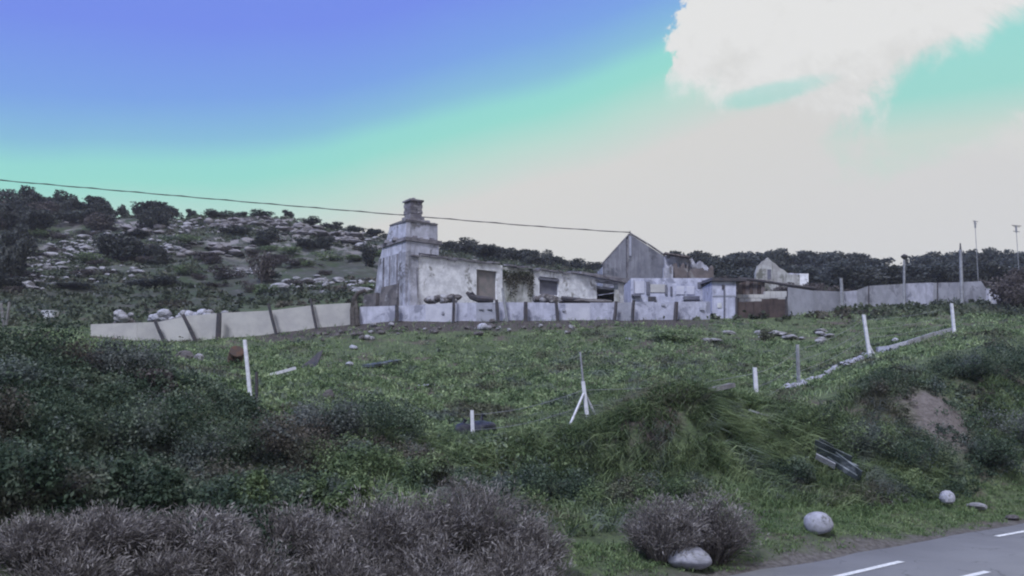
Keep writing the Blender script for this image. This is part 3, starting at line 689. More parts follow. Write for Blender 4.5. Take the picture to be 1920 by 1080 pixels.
# far white ruin
fr = at(1465, 545, 82)
ruin = thing('distant_white_ruin', 'small broken white gabled ruin in front of the wooded hill on the right', 'ruin', (fr.x, fr.y, 9))
tb2 = [(1417, 512), (1420, 500), (1430, 490), (1440, 483), (1446, 491), (1452, 492), (1460, 502), (1470, 505), (1480, 514), (1495, 515), (1501, 512), (1516, 514)]
ragged(1417, 1499, lambda x: lerp_tab(tb2, x) + random.uniform(-1.5, 1.5), 575, 82, 18, 'gable_wall', surf('far_plaster', (.42, .42, .44), (.26, .25, .26), (.13, .13, .12), .9, streak=(.12, .12, .11)), ruin)
ragged(1499.3, 1516, lambda x: 513, 575, 82.1, 2, 'side_wall', plaster, ruin, 4)
plate(1439, 505, 1446, 524, 82, .1, 'dark_window_plate', infill_dark, ruin, .02)  # dark plate on the wall, painting the shade of a window hole
ragged(1419, 1502, lambda x: 508 + (x - 1419) * .06 + random.uniform(-2, 2), 575, 86, 14, 'rear_wall', plaster_dark, ruin)

# ------------------------------------------------------------------ perimeter fence
def curtain(name, label, seq, mat, mats=None, gapw=.03, th=.05, jitter=.0, per=None):
    p0 = at(seq[0][0], seq[0][2], seq[0][3]); o = thing(name, label, 'fence', (p0.x, p0.y, p0.z))
    n_ = 0
    for (q0, q1) in zip(seq[:-1], seq[1:]):
        wpx = q1[0] - q0[0]; m_ = max(1, round(wpx / 50)) if per is None else max(1, round(wpx / per))
        for i in range(m_):
            f0, f1 = i / m_, (i + 1) / m_ - .0015
            l = lambda f, j: q0[j] + (q1[j] - q0[j]) * f
            jz = random.uniform(-jitter, jitter); d_ = .012 * (n_ % 2)
            c = []
            for py, dz in ((2, -.25), (1, 0)):
                for f in (f0, f1):
                    p = at(l(f, 0), l(f, py) + (jz if py == 1 else 0), l(f, 3) + d_); p.z += dz; c.append(p)
            a0, b0, a1, b1 = c; v = Vector((.01, th, 0))
            mm = mats[n_ % len(mats)] if mats else mat
            MB().hexa([a0, b0, b0 + v, a0 + v, a1, b1, b1 + v, a1 + v]).build('fence_panel', mm, o); n_ += 1
    return o
def stake(o, px0, py0, px1, py1, Yd, w_, mat, name='fence_post', n=5):
    a, b = at(px0, py0, Yd), at(px1, py1, Yd); d = (b - a).normalized()
    return MB().tube([a, a + (b - a) * .5 + Vector((random.uniform(-.02, .02), 0, 0)), b + d * .35], [w_ * .9, w_, w_], n).build(name, mat, o)
lf = curtain('board_fence', 'pale cream board fence with dark leaning posts, running left from the house', LEFTF, cream_board, jitter=0, per=85)
for (x0, y0, x1, y1, Yd, w_) in ((290, 600, 309, 643, 43.6, .09), (343, 590, 367, 641, 43.8, .1), (411, 587, 409, 637, 44.2, .14), (503, 569, 518, 627, 45, .085), (582, 560, 593, 616, 45.7, .075)):
    stake(lf, x0, y0, x1, y1, Yd, w_, dark_metal)
mf = curtain('blue_board_fence', 'low bluish white fence of boards and sheets in front of the white house', MIDF, blue_white, [blue_white, blue_white, pale_board, blue_white, grey_board, blue_white], jitter=1.0)
for (x0, y0, x1, y1, Yd, w_) in ((744, 571, 744, 603, 46.3, .11), (851, 553, 850, 602, 46.7, .09), (931, 562, 934, 601, 47, .1), (942, 540, 951, 601, 47.2, .07), (986, 566, 986, 600, 47.5, .12), (1043, 567, 1046, 601, 47.9, .1), (1155, 566, 1151, 603, 48.6, .1), (1188, 563, 1186, 601, 48.8, .1), (1268, 566, 1266, 600, 49.4, .13)):
    stake(mf, x0, y0, x1, y1, Yd, w_, dark_metal if w_ != .07 else grey_post)
for (x0, y0, x1, y1) in ((898, 577, 906, 580), (913, 576, 921, 580), (1054, 579, 1060, 583), (828, 584, 832, 589), (1240, 569, 1247, 573), (1312, 576, 1320, 581)):
    yy0 = float(np.interp(x0, [q_[0] for q_ in MIDF], [q_[3] for q_ in MIDF])); plate(x0, y0, x1, y1, yy0 - .06, .05, 'dark_patch', grey_board, mf, 0)
rfn = curtain('grey_sheet_fence', 'long sagging grey sheet fence climbing to the right of the brown gate', RIGHTF, grey_board, [grey_board, grey_board, blue_white, grey_board], jitter=.4, per=42)
for (x0, y0, x1, y1, Yd, w_, mt) in ((1577, 522, 1579, 582, 54.6, .1, grey_post), (1629, 536, 1629, 577, 56.4, .05, dark_metal), (1758, 530, 1758, 572, 59.6, .05, dark_metal), (1856, 545, 1859, 575, 62, .1, white_post)):
    stake(rfn, x0, y0, x1, y1, Yd, w_, mt)
# posts that stand by themselves at the fence
lp = at(1695, 576, 57.8)
lamp = thing('lamp_post', 'pale pole topped by a small dark lamp head behind the grey sheet fence', 'lamp post', lp)
MB().tube([at(1695, 580, 57.9), at(1695.5, 487, 57.9)], [.09, .07]).build('pole', grey_post, lamp)
m = MB(); c = at(1695.5, 481, 57.9)
m.tube([c + Vector((0, 0, -.2)), c + Vector((0, 0, -.05)), c + Vector((0, 0, .05)), c + Vector((0, 0, .16))], [.05, .2, .22, .05], 8); m.build('lamp_head', dark_metal, lamp)
up = at(1802, 570, 60.9)
util = thing('utility_pole', 'tallest pale pole standing in the grey sheet fence near its right end', 'pole', up)
MB().tube([at(1804, 574, 60.9), at(1801, 468, 60.9)], [.13, .1]).build('pole', grey_post, util)
MB().tube([at(1801, 470, 60.9), at(1800.5, 456, 60.9)], [.07, .04]).build('pole_tip', dark_metal, util)
def antenna(px, py, py1, Yd, label, wide):
    g_ = at(px, py1, Yd); t = thing('antenna_mast', label, 'antenna', (g_.x, g_.y, h1(g_.x, g_.y)), )
    MB().tube([Vector((g_.x, g_.y, h1(g_.x, g_.y) - .5)), at(px - 1, py, Yd)], [.045, .03], 5).build('mast', grey_post, t)
    for i, (dy, w_) in enumerate(wide):
        MB().bar(at(px - w_, py + dy - .7, Yd), at(px + w_, py + dy + .7, Yd), .035, .03, 5).build('crossbar', dark_metal, t)
    MB().box(at(px - .6, py + 8, Yd), (.07, 0, 0), (0, .05, 0), (0, 0, .35)).build('head', grey_post, t)
antenna(1829, 413, 470, 90, 'thin mast with a short crossbar above the trees, left of the two', ((2, 5), (6, 3)))
antenna(1906, 422, 470, 90, 'thin mast with a wide bow tie head at the right edge of the sky', ((1, 9), (3, 6), (12, 6)))

# overhead cable to the barn gable
cabt = thing('overhead_cable', 'dark twisted overhead cable crossing the sky down to the barn gable', 'cable', at(-500, 290, 60))
for dz in (0, .035):
    ps = []
    e0, e1 = at(-500, 296, 58), at(1181, 434, 66.2)
    knots = [(-500, 285, 54), (0, 338, 57), (250, 360, 59), (500, 382, 60.5), (750, 403, 62.3), (1000, 424, 64.4), (1100, 431, 65.3), (1181, 436, 66.2)]
    for i in range(61):
        x = -500 + 1681 * i / 60
        p = at(x, float(np.interp(x, [q_[0] for q_ in knots], [q_[1] for q_ in knots])), float(np.interp(x, [q_[0] for q_ in knots], [q_[2] for q_ in knots])))
        ps.append(p + Vector((0, .03 * math.sin(i * 2.1 + dz * 90), dz * math.cos(i * 2.1))))
    MB().tube(ps, .028, 5).build('strand', dark_metal, cabt)
pl = at(-500, 285, 54); po = thing('utility_pole', 'wooden pole carrying the overhead cable, outside the left edge', 'pole', (pl.x, pl.y, h1(pl.x, pl.y)))
MB().tube([(pl.x, pl.y, h1(pl.x, pl.y) - .5), (pl.x, pl.y, pl.z + .3)], [.14, .1], 8).build('pole', bark, po)

# dark bent gatepost / stump beside the house
g_ = at(668, 608, 46.2); bp = thing('bent_stump', 'dark dead trunk bent to the right at the gap in the fence', 'tree stump', g_)
MB().tube([at(664, 612, 46.2), at(662, 580, 46.2), at(664, 560, 46.2), at(672, 549, 46.2), at(684, 545, 46.2), at(690, 548, 46.2)], [.2, .17, .15, .12, .1, .05], 7).build('trunk', bark, bp)
MB().tube([at(670, 611, 46.1), at(669, 585, 46.1), at(667, 563, 46.2)], [.14, .12, .07], 6).build('trunk', bark, bp)

# ------------------------------------------------------------------ field posts
def fpost(px0, py0, px1, py1, Yd, w_, label, mat=white_post, extra=None):
    b = at(px1, py1, Yd); b.z = min(b.z, 99); gz = h1(b.x, b.y)
    o = thing('fence_post', label, 'post', (b.x, b.y, gz), 'posts of the old field fence')
    a = at(px0, py0, Yd); v = (a - b).normalized(); bb = b - v * max(.3, (b.z - gz + .2))
    s_ = Vector((w_, 0, 0)); f_ = Vector((0, w_ * .8, 0))
    MB().hexa([bb - s_ - f_, bb + s_ - f_, bb + s_ + f_, bb - s_ + f_, a - s_ * .85 - f_, a + s_ * .85 - f_, a + s_ * .85 + f_, a - s_ * .85 + f_]).build('post', mat, o)
    return o
fpost(459, 637, 470, 748, 23.8, .05, 'tall white post at the left of the field beside a short black stake')
fpost(885, 769, 887, 838, 22.5, .05, 'short white post in front of the black bag above the bank')
tp = fpost(1093, 715, 1103, 797, 21.8, .05, 'white post braced by two slanting struts above the grassy bank')
MB().bar(at(1088, 660, 21.85), at(1094, 722, 21.85), .022, .032).build('upper_rod', grey_post, tp)
MB().bar(at(1094, 738, 21.75), at(1069, 796, 21.3), .03).build('strut', white_post, tp); MB().bar(at(1097, 738, 21.85), at(1122, 790, 22.1), .03).build('strut', white_post, tp)
fpost(1415, 689, 1419, 752, 24.2, .055, 'short white post just right of the grassy hump')
fpost(1495, 646, 1498, 731, 30, .055, 'thin pale post at the near end of the white rubble line', grey_post)
p6 = fpost(1619, 590, 1631, 670, 35, .065, 'leaning white post where the rubble line bends uphill')
MB().bar(at(1626, 640, 35.2), at(1640, 668, 35.3), .04).build('strut', white_post, p6)
fpost(1784, 569, 1789, 621, 44, .07, 'farthest white post, at the top end of the white kerb line')
wire_pts = [(885, 769, 22.5), (1094, 722, 21.8), (1415, 692, 24.2), (1495, 650, 30), (1620, 594, 35), (1784, 571, 44)]
wt = thing('fence_wire', 'rusty wires strung between the old field posts', 'wire', at(*wire_pts[0]))
for dz in (.12, .5, .85):
    ps = []
    for (a0, b0) in zip(wire_pts[:-1], wire_pts[1:]):
        a, b = at(*a0), at(*b0)
        for i in range(6): f = i / 6; p = a + (b - a) * f; ps.append(p - Vector((0, 0, dz + .12 * math.sin(math.pi * f))))
    MB().tube(ps, .006, 4).build('strand', grey_post, wt)
b = at(482, 755, 23.4); st = thing('black_stake', 'short black stake right of the tall white post', 'stake', (b.x, b.y, h1(b.x, b.y)))
MB().tube([b + Vector((0, 0, -.2)), at(481, 697, 23.4)], [.045, .04]).build('stake', dark_metal, st)
for (a0, a1, b0, b1, lab) in ((2, 568, 8, 602, 'left one of the two pale sticks at the left edge below the hill'), (18, 566, 12, 602, 'right one of the two pale sticks at the left edge below the hill')):
    p = at(b0, b1, 42); o = thing('wooden_stick', lab, 'stick', p); MB().tube([p + Vector((0, 0, -.3)), at(a0, a1, 42)], .07, 5).build('stick', wood, o)

# ------------------------------------------------------------------ rocks
def rock_mesh(seed, sub=2, soft=False):
    import bmesh
    r = random.Random(seed); bm = bmesh.new(); bmesh.ops.create_icosphere(bm, subdivisions=sub, radius=1)
    pl_ = [(Vector((r.gauss(0, 1), r.gauss(0, 1), r.gauss(0, 1))).normalized(), r.uniform(.62, .95)) for _ in range(9)]
    for v in bm.verts:
        for n_, d_ in pl_:
            e = v.co.dot(n_) - d_
            if e > 0: v.co -= n_ * e * (.5 if soft else .9)
        v.co *= 1 + r.uniform(-1, 1) * (.006 if soft else .05)
    me = bpy.data.meshes.new('rock'); bm.to_mesh(me); bm.free(); return me
RM = {}
def rock_set(key, mat, n=5, sub=2):
    out = []
    for i in range(n):
        me = rock_mesh(hash((key, i)) % 9999 if False else (len(key) * 37 + i * 11), sub); me.materials.append(mat); out.append(me)
    RM[key] = out
for key, mat in (('pale', rock), ('mauve_', rock_mauve), ('white__', rock_white), ('rub', rubble_m)): rock_set(key, mat)
def put_rock(key, p, sx, sy, sz, label, group=None, name='rock', cat='rock', rz=None, sink=.3):
    o = bpy.data.objects.new(name, random.choice(RM[key])); COL.objects.link(o)
    o.location = (p.x, p.y, p.z + sz * (1 - sink)); o.scale = (sx, sy, sz); o.rotation_euler = (random.uniform(-.15, .15), random.uniform(-.15, .15), random.uniform(0, 6.28) if rz is None else rz)
    return tag(o, label, cat, group)
def rock_at(key, px, py, wpx, hpx, label, Yd=None, **kw):
    p = hit(px, py + hpx * .5) if Yd is None else at(px, py + hpx / 2, Yd)
    sx = wpx / 2 / F * p.y; return put_rock(key, p, sx, sx * .8, hpx / 2 / F * p.y * 1.15, label, **kw)
def rr(px, py, wpx, hpx, label):
    p = road_hit(px, py + hpx / 2); p.z = max(0, h1(p.x, p.y)) ; s = to_s(p.x, p.y)
    sx = wpx / 2 / F * p.y; me = rock_mesh(int(px), 3, soft=True); me.materials.append(rock_white)
    for q_ in me.polygons: q_.use_smooth = True
    o = bpy.data.objects.new('boulder', me); COL.objects.link(o); sz = hpx / 2 / F * p.y * .95
    o.location = (p.x, p.y, p.z + sz * .85); o.scale = (sx, sx * .85, sz); return tag(o, label, 'boulder', 'pale boulders along the road edge')
rr(1291, 1047, 92, 48, 'largest pale boulder, low and wide, in front of the dry brown bush')
rr(1536, 1004, 56, 44, 'round pale boulder at the edge of the asphalt, right of the dry brown bush')
p = hit(1765, 944); put_rock('white__', p + Vector((-.1, -.5, .06)), .2, .16, .17, 'small white stone in the verge grass, far along the road edge', name='boulder', cat='boulder')
rock_at('pale', 1832, 950, 46, 14, 'flat grey stone in the grass nearest the right end of the verge')
rock_at('rub', 1900, 972, 30, 10, 'low dark stone at the asphalt edge near the right border')
HR = 'pale rocks scattered over the left hillside'
clusters = [(115, 412, 34, 6, 12, 'pale'), (150, 465, 50, 14, 30, 'pale'), (95, 495, 55, 16, 22, 'pale'), (210, 448, 34, 10, 22, 'pale'), (310, 462, 30, 12, 18, 'pale'), (265, 432, 30, 8, 10, 'mauve_'),
            (345, 428, 34, 10, 20, 'pale'), (420, 422, 40, 10, 18, 'mauve_'), (480, 418, 50, 10, 24, 'mauve_'), (560, 430, 55, 12, 24, 'mauve_'), (640, 448, 45, 12, 18, 'mauve_'), (690, 458, 20, 8, 10, 'pale'),
            (230, 520, 90, 14, 14, 'pale'), (400, 475, 120, 20, 16, 'mauve_'), (580, 535, 50, 8, 16, 'pale'), (660, 540, 36, 12, 12, 'pale'), (480, 512, 50, 6, 8, 'pale'), (70, 530, 50, 14, 8, 'pale')]
small = []
for (cx, cy, rx, ry, n, key) in clusters:
    for i in range(int(n * 2.6)):
        px = random.gauss(cx, rx * .55); py = random.gauss(cy, ry * .6)
        p = hit(px, py)
        if p.y > 150: continue
        r = random.uniform(.16, .5) * (2.0 if key == 'mauve_' else 1) * (1.6 if random.random() < .15 else 1)
        if i < n: put_rock(key, p, r * 1.5, r, r * random.uniform(.3, .65) * (.6 if key == 'mauve_' else 1), 'pale grey weathered rock lying among scrub on the left hillside' if key == 'pale' else 'mauve grey rock of the broken outcrop below the left ridge', HR if key == 'pale' else 'mauve rocks of the outcrop below the left ridge', name='hill_rock', sink=.6)
        else: small.append((p, r * .6, key))
for key, lab in (('pale', 'small pale stones strewn between the larger rocks of the left hillside'), ('mauve_', 'small mauve stones strewn along the outcrop below the left ridge')):
    vs, fs = [], []; o_ = 0
    src = [(np.array([v.co[:] for v in me.vertices]), np.array([p.vertices[:] for p in me.polygons])) for me in [rock_mesh(300 + i, 1) for i in range(4)]]
    for (p, r, k_) in small:
        if k_ != key: continue
        v, f = random.choice(src); a = random.uniform(0, 6.28); ca, sa_ = math.cos(a), math.sin(a)
        w_ = np.stack([v[:, 0] * ca - v[:, 1] * sa_, v[:, 0] * sa_ + v[:, 1] * ca, v[:, 2] * .6], 1) * r
        vs.append(w_ + np.array(p) + [0, 0, r * .2]); fs.append(f + o_); o_ += len(v)
    tag(link('small_stones', raw_mesh('small_stones', np.vstack(vs), np.vstack(fs)), rock if key == 'pale' else rock_mauve), lab, 'stones', None, 'stuff')
# rubble line along the foot of the low fence
for i in range(60):
    px = random.uniform(560, 1090); py = (612 if px > 700 else 622) + random.gauss(8, 8) + (1.5 * math.sin(px / 40))
    if py < 604: continue
    p = hit(px, py); r = random.uniform(.06, .19)
    put_rock('rub' if random.random() < .75 else 'pale', p, r * 1.3, r, r * .8, 'rough stone in the dark rubble strip below the low fence', 'stones of the rubble strip below the fence', name='rubble_stone', cat='stone')
for (px, py, w_, h_, lab) in ((663, 651, 20, 9, 'white lump in the field below the rubble strip'), (905, 614, 22, 13, 'largest pale stone in the rubble strip below the low fence'), (1178, 637, 14, 6, 'small pale stone alone high in the field'), (1678, 637, 14, 8, 'small white stone between the two far posts'),
                           (616, 741, 26, 18, 'dark brown stone at the field edge above the brambles'), (800, 722, 40, 5, 'thin pale slab lying flat in the field left of centre'), (655, 682, 18, 8, 'pale stone right of the curved black sheet')):
    rock_at('rub' if 'dark' in lab else 'white__', px, py, w_, h_, lab)
for i in range(16):      # pale slabs lying in the weeds below the brown gate
    px = random.uniform(1310, 1570); py = 626 + random.uniform(-4, 14)
    rock_at('pale', px, py, random.uniform(16, 40), random.uniform(5, 9), 'flat pale slab lying in weeds below the brown gate', group='flat pale slabs below the brown gate')
path = [(1474, 727), (1500, 722), (1530, 712), (1560, 694), (1590, 680), (1620, 668), (1640, 662)]
for i in range(60):
    f = i / 60 * 5.99; j = int(f); f -= j
    px = path[j][0] + (path[j + 1][0] - path[j][0]) * f; py = path[j][1] + (path[j + 1][1] - path[j][1]) * f + random.uniform(-3, 3)
    rock_at('white__', px, py, random.uniform(8, 20), random.uniform(5, 11), 'white stone of the rubble line climbing past the thin posts', group='white stones of the rubble line')
kerb = thing('kerb_line', 'thin white kerb climbing from the leaning post to the farthest post', 'kerb', hit(1700, 652))
kp = [(1645, 664), (1668, 660), (1700, 652), (1730, 641), (1755, 632), (1785, 624)]
for i in range(len(kp) - 1):
    a, b = hit(*kp[i]), hit(*kp[i + 1]); b = a + (b - a) * .95
    MB().box((a + b) / 2 + Vector((0, 0, .12)), (b - a) / 2, Vector((0, .12, 0)), (0, 0, .13)).build('kerb_stone', rock_white, kerb)

# ------------------------------------------------------------------ debris
p = hit(578, 692); dsh = thing('curved_sheet', 'dark curved metal sheet standing up in the field right of the white board', 'metal sheet', p)
m = MB(); tabp = [(552, 698, 8), (565, 684, 22), (580, 673, 28), (592, 662, 26), (602, 656, 12)]; vs = []
for (x, y, hgt) in tabp:
    a = at(x, y + hgt, p.y); b = at(x + 3, y, p.y + .25)
    vs += [a, b, a + Vector((0, .04, 0)), b + Vector((0, .04, 0))]
fs = [(0, 1, 3, 2), (16, 18, 19, 17)]
for i in range(4):
    o_ = i * 4; fs += [(o_, o_ + 4, o_ + 5, o_ + 1), (o_ + 2, o_ + 3, o_ + 7, o_ + 6), (o_ + 1, o_ + 5, o_ + 7, o_ + 3), (o_, o_ + 2, o_ + 6, o_ + 4)]
m.add(vs, fs); m.build('sheet', dark_metal, dsh)
def plank(px0, py0, px1, py1, th, wd, label, mat, cat='board', name='plank', lift=.08, Yd=None):
    a = hit(px0, py0); b = hit(px1, py1) if Yd is None else at(px1, py1, a.y + Yd)
    a = a + Vector((0, 0, lift)); b = b + Vector((0, 0, lift * 0 + (lift if Yd is None else 0)))
    d_ = (b - a) / 2; s_ = d_.cross(Vector((0, 0, 1))).normalized() * wd; n_ = s_.cross(d_).normalized() * th
    o = MB().box((a + b) / 2, d_, s_, n_).build(name, mat, loc=(a + b) / 2); return tag(o, label, cat)
plank(506, 708, 554, 690, .05, .12, 'long white board leading up to the curved dark sheet', white_post, Yd=.3)
plank(412, 703, 452, 711, .04, .06, 'pale pole lying left of the tall white post', wood)
plank(1322, 750, 1372, 722, .05, .16, 'weathered grey board sticking up from the grassy hump', wood, Yd=.2, lift=.2)
plank(1316, 728, 1324, 742, .02, .03, 'short pale stick beside the weathered grey board', wood, cat='stick', name='stick', Yd=.05)
plank(1406, 800, 1441, 811, .022, .022, 'bare pale stick lying on the bank below the grassy hump', grey_post, cat='stick', name='stick', lift=.35)
plank(690, 690, 745, 680, .05, .3, 'dark flat sheet lying in the field right of the white lump', dark_debris, cat='metal sheet', name='flat_sheet')
# oil drum behind the white post
p = hit(441, 684); dr = thing('rusty_drum', 'rusty orange drum half hidden in weeds behind the tall white post', 'drum', p)
def lathe(c, prof, n=16, tilt=None):
    m = MB(); vs = []; fs = []
    for (r, z) in prof:
        for i in range(n):
            t = 2 * math.pi * i / n; v = Vector((r * math.cos(t), r * math.sin(t), z))
            if tilt: v.rotate(tilt)
            vs.append(Vector(c) + v)
    for j in range(len(prof) - 1): fs += [(j * n + i, j * n + (i + 1) % n, (j + 1) * n + (i + 1) % n, (j + 1) * n + i) for i in range(n)]
    fs += [tuple(range(n))[::-1], tuple(range(len(vs) - n, len(vs)))]; m.add(vs, fs); return m
from mathutils import Euler
lathe(p + Vector((0, 0, .25)), [(.26, -.3), (.27, -.1), (.29, -.08), (.27, -.06), (.27, .14), (.29, .16), (.27, .18), (.27, .4), (.24, .41)], tilt=Euler((.9, .3, .2))).build('drum', orange, dr)
# black rubbish bags behind the short post
p = hit(884, 826); 
for i, (px, sc, lab) in enumerate(((868, .36, 'left black plastic bag behind the short white post'), (902, .44, 'right, larger black plastic bag behind the short white post'))):
    q_ = at(px, 830, p.y + .5); q_.z = h1(q_.x, q_.y)
    me = rock_mesh(77 + i, 3); me.materials.append(black_bag)
    for pp in me.polygons: pp.use_smooth = True
    o = bpy.data.objects.new('rubbish_bag', me); COL.objects.link(o); o.location = q_ + Vector((0, 0, sc * .6)); o.scale = (sc, sc * .8, sc * .75); tag(o, lab, 'rubbish bag', 'black rubbish bags')
    MB().tube([q_ + Vector((0, 0, sc * 1.25)), q_ + Vector((.03, 0, sc * 1.45)), q_ + Vector((.07, 0, sc * 1.6))], [.05, .03, .07], 6).build('knot', black_bag, o, loc=None)
    kn = [c for c in o.children][0]; me2 = kn.data
    for v_ in me2.vertices: v_.co = Vector((v_.co.x / o.scale.x, v_.co.y / o.scale.y, v_.co.z / o.scale.z))
# white tub on the slope behind the left fence, pale rubble behind the left fence, pile of pale cloth
p = hit(93, 600); tub = thing('white_tub', 'white bathtub standing on the slope beyond the left end of the fence', 'bathtub', p)
m = MB(); wv = .5; cc = p + Vector((0, 0, .3))
out = []; inn = []
for i in range(16):
    t = 2 * math.pi * i / 16; ex = abs(math.cos(t)) ** .6 * (1 if math.cos(t) > 0 else -1); ey = abs(math.sin(t)) ** .6 * (1 if math.sin(t) > 0 else -1)
    for lst, sxx, zz in ((out, 1, 0),): lst.append((ex, ey))
vs = []; prof = [(.6, -.45), (.85, .0), (.92, .22), (.98, .24), (.84, .24), (.78, 0), (.5, -.3)]
for (r, z_) in prof:
    for (ex, ey) in out: vs.append(cc + Vector((ex * r * .55 * 1.0, ey * r * .33, z_)))
fs = [(j * 16 + i, j * 16 + (i + 1) % 16, (j + 1) * 16 + (i + 1) % 16, (j + 1) * 16 + i) for j in range(6) for i in range(16)] + [tuple(range(96, 112))]
m.add(vs, fs); m.build('basin', white_post, tub)
for i in range(30):
    px = random.uniform(282, 425); p = at(px, 597 + random.uniform(-8, 3), 47.5); p.z -= .1
    r = random.uniform(.14, .36); put_rock('white__' if i % 3 else 'pale', p, r * 1.3, r, r * .75, 'white lump of the rubble heap behind the cream fence', 'white rubble heaped behind the cream fence', name='rubble_lump', cat='rubble')
for i in range(7):
    p = at(random.uniform(222, 250), 599 + random.uniform(-9, 4), 46.5); p.z -= .05; r = random.uniform(.14, .3)
    put_rock('pale', p, r * 1.3, r, r * .8, 'cream stone of the small heap over the left end of the fence', 'cream stones over the left end of the fence', name='rubble_lump', cat='rubble')
# heap supporting the white rubble
def heap(name, px, py, Yd, rx, ry, rz, mat, label, cat, seed):
    me = rock_mesh(seed, 3); me.materials.append(mat); o = bpy.data.objects.new(name, me); COL.objects.link(o)
    p = at(px, py, Yd); o.location = p; o.scale = (rx, ry, rz); return tag(o, label, cat)
heap('rubble_mound', 352, 612, 48, 2.3, .9, .75, rubble_m, 'low mound of rubble under the white lumps behind the cream fence', 'rubble', 5)
heap('rubble_mound', 236, 612, 47, .7, .6, .5, rubble_m, 'small mound under the cream stones at the left end of the fence', 'rubble', 6)
heap('rubble_mound', 1098, 566, 50, 1.6, .5, .2, rubble_m, 'low dark heap behind the low fence under the black doorway', 'rubble', 8)
for i in range(26):    # rubble between fence and facade
    px = random.choice((random.uniform(800, 860), random.uniform(1000, 1040))); p = at(px, 567 + random.uniform(-9, 2), 49.2); p.z -= .1; r = random.uniform(.14, .32)
    put_rock('pale' if i % 2 else 'rub', p, r * 1.4, r, r * .8, 'broken masonry lying at the foot of the white house wall', 'broken masonry at the foot of the house wall', name='rubble_lump', cat='rubble')
p = at(900, 562, 48.6); jk = thing('scrap_metal', 'dark scrap metal frame leaning behind the low fence under the walled up window', 'scrap metal', p)
MB().tube([at(875, 548, 48.6), at(884, 556, 48.6), at(898, 561, 48.6), at(925, 562, 48.7)], [.08, .17, .2, .15], 7).build('frame', dark_metal, jk)
MB().tube([at(880, 551, 48.5), at(886, 549, 48.5), at(893, 557, 48.5)], .06, 6).build('handle', dark_metal, jk)
MB().tube([at(1052, 558, 49.6), at(1062, 561, 49.6), at(1100, 564, 49.8)], [.1, .16, .12], 6).build('frame', dark_metal, jk)['label'] = 'dark pipe length lying right of the frame'
# white cloth pile and dark slate debris on the bank
rock_at('rub', 345, 667, 42, 20, 'dull rounded stone heap left of the rusty drum'); rock_at('pale', 372, 670, 22, 16, 'grey stone next to the rounded stone heap')
dp = hit(1560, 885); deb = thing('scrap_pile', 'pile of dark broken sheets and slats sliding down the bank above the verge', 'scrap pile', dp)
for i, (x0, y0, x1, y1, wd) in enumerate(((1522, 852, 1590, 882, .12), (1526, 866, 1602, 900, .1), (1524, 876, 1560, 896, .07), (1560, 880, 1608, 912, .13), (1530, 845, 1556, 858, .08), (1545, 885, 1600, 915, .06))):
    a, b = hit(x0, y0 + 6) + Vector((0, -.25, .3)), hit(x1, y1 + 6) + Vector((0, -.25, .28)); d_ = (b - a) / 2
    s_ = Vector((0, -.5, .8)).normalized() * wd; n_ = d_.cross(s_).normalized() * .02
    MB().box((a + b) / 2, d_, s_, n_).build('slat', [dark_debris, dark_debris, grey_post, dark_debris][i % 4], deb)

# ------------------------------------------------------------------ vegetation
def crown_pts(n, lobes, surf_=.75):
    """leaf centres on the outer shells of several lobes"""
    c = []; nn = []
    wts = np.array([l[3] ** 2 for l in lobes]); wts = wts / wts.sum()
    for (lx, ly, lz, r, fl), k_ in zip(lobes, (wts * n).astype(int)):
        d = unit(k_); rad = r * (surf_ + (1 - surf_) * rng.uniform(-1.3, 1, k_))
        bumpy = 1 + .22 * np.sin(d[:, 0] * 7 + lx * 9) * np.sin(d[:, 1] * 6 + ly * 5) + .15 * np.sin(d[:, 2] * 9 + lz)
        p = d * (rad * bumpy)[:, None]; p[:, 2] *= fl
        c.append(p + np.array([lx, ly, lz])); nn.append(d)
    return np.vstack(c), np.vstack(nn)
def tree_mesh(seed, n=1500, leaf=.2, h=4.2, w_=2.2, squat=.85):
    r = random.Random(seed); lobes = [(0, 0, h * .5, w_ * .72, squat)]
    for i in range(9):
        a = r.uniform(0, 6.28); d = r.uniform(.35, .8) * w_; lobes.append((math.cos(a) * d, math.sin(a) * d, h * r.uniform(.22, .78), w_ * r.uniform(.34, .52), squat))
    c, nn = crown_pts(n, lobes, .8); c[:, 2] = np.maximum(c[:, 2], h * .04)
    lob = np.repeat(rng.uniform(0, 1, len(lobes)), [int(v) for v in (np.array([l[3] ** 2 for l in lobes]) / sum(l[3] ** 2 for l in lobes) * n)])[:len(c)]
    tint = np.clip(rng.uniform(0, 1, len(c)) * .5 + .5 * lob, 0, 1)
    crown = raw_mesh('crown', *leaves(c, rng.uniform(.6, 1.3, len(c)) * leaf, nn * .8, .7, tint))
    m = MB(); m.tube([(0, 0, -.4), (.05, 0, h * .3), (0, .05, h * .6)], [.17, .13, .06], 6)
    for i in range(5):
        l = lobes[1 + i]; m.tube([(0, 0, h * .2), (l[0] * .5, l[1] * .5, h * .35), (l[0], l[1], l[2])], [.08, .05, .02], 5)
    trunk = bpy.data.meshes.new('trunk'); trunk.from_pydata(m.v, [], m.f); trunk.materials.append(bark)
    return crown, trunk
TREES = {}
for key, mat, nn_, lf_ in (('oak', f_tree, 1700, .2), ('blue', f_treeb, 1700, .2), ('scrub', f_brownscrub, 1100, .17), ('green', f_field, 1100, .17)):
    TREES[key] = []
    for i in range(5):
        c_m, t_m = tree_mesh(i + len(key) * 10, nn_, lf_); c_m.materials.append(mat); TREES[key].append((c_m, t_m))
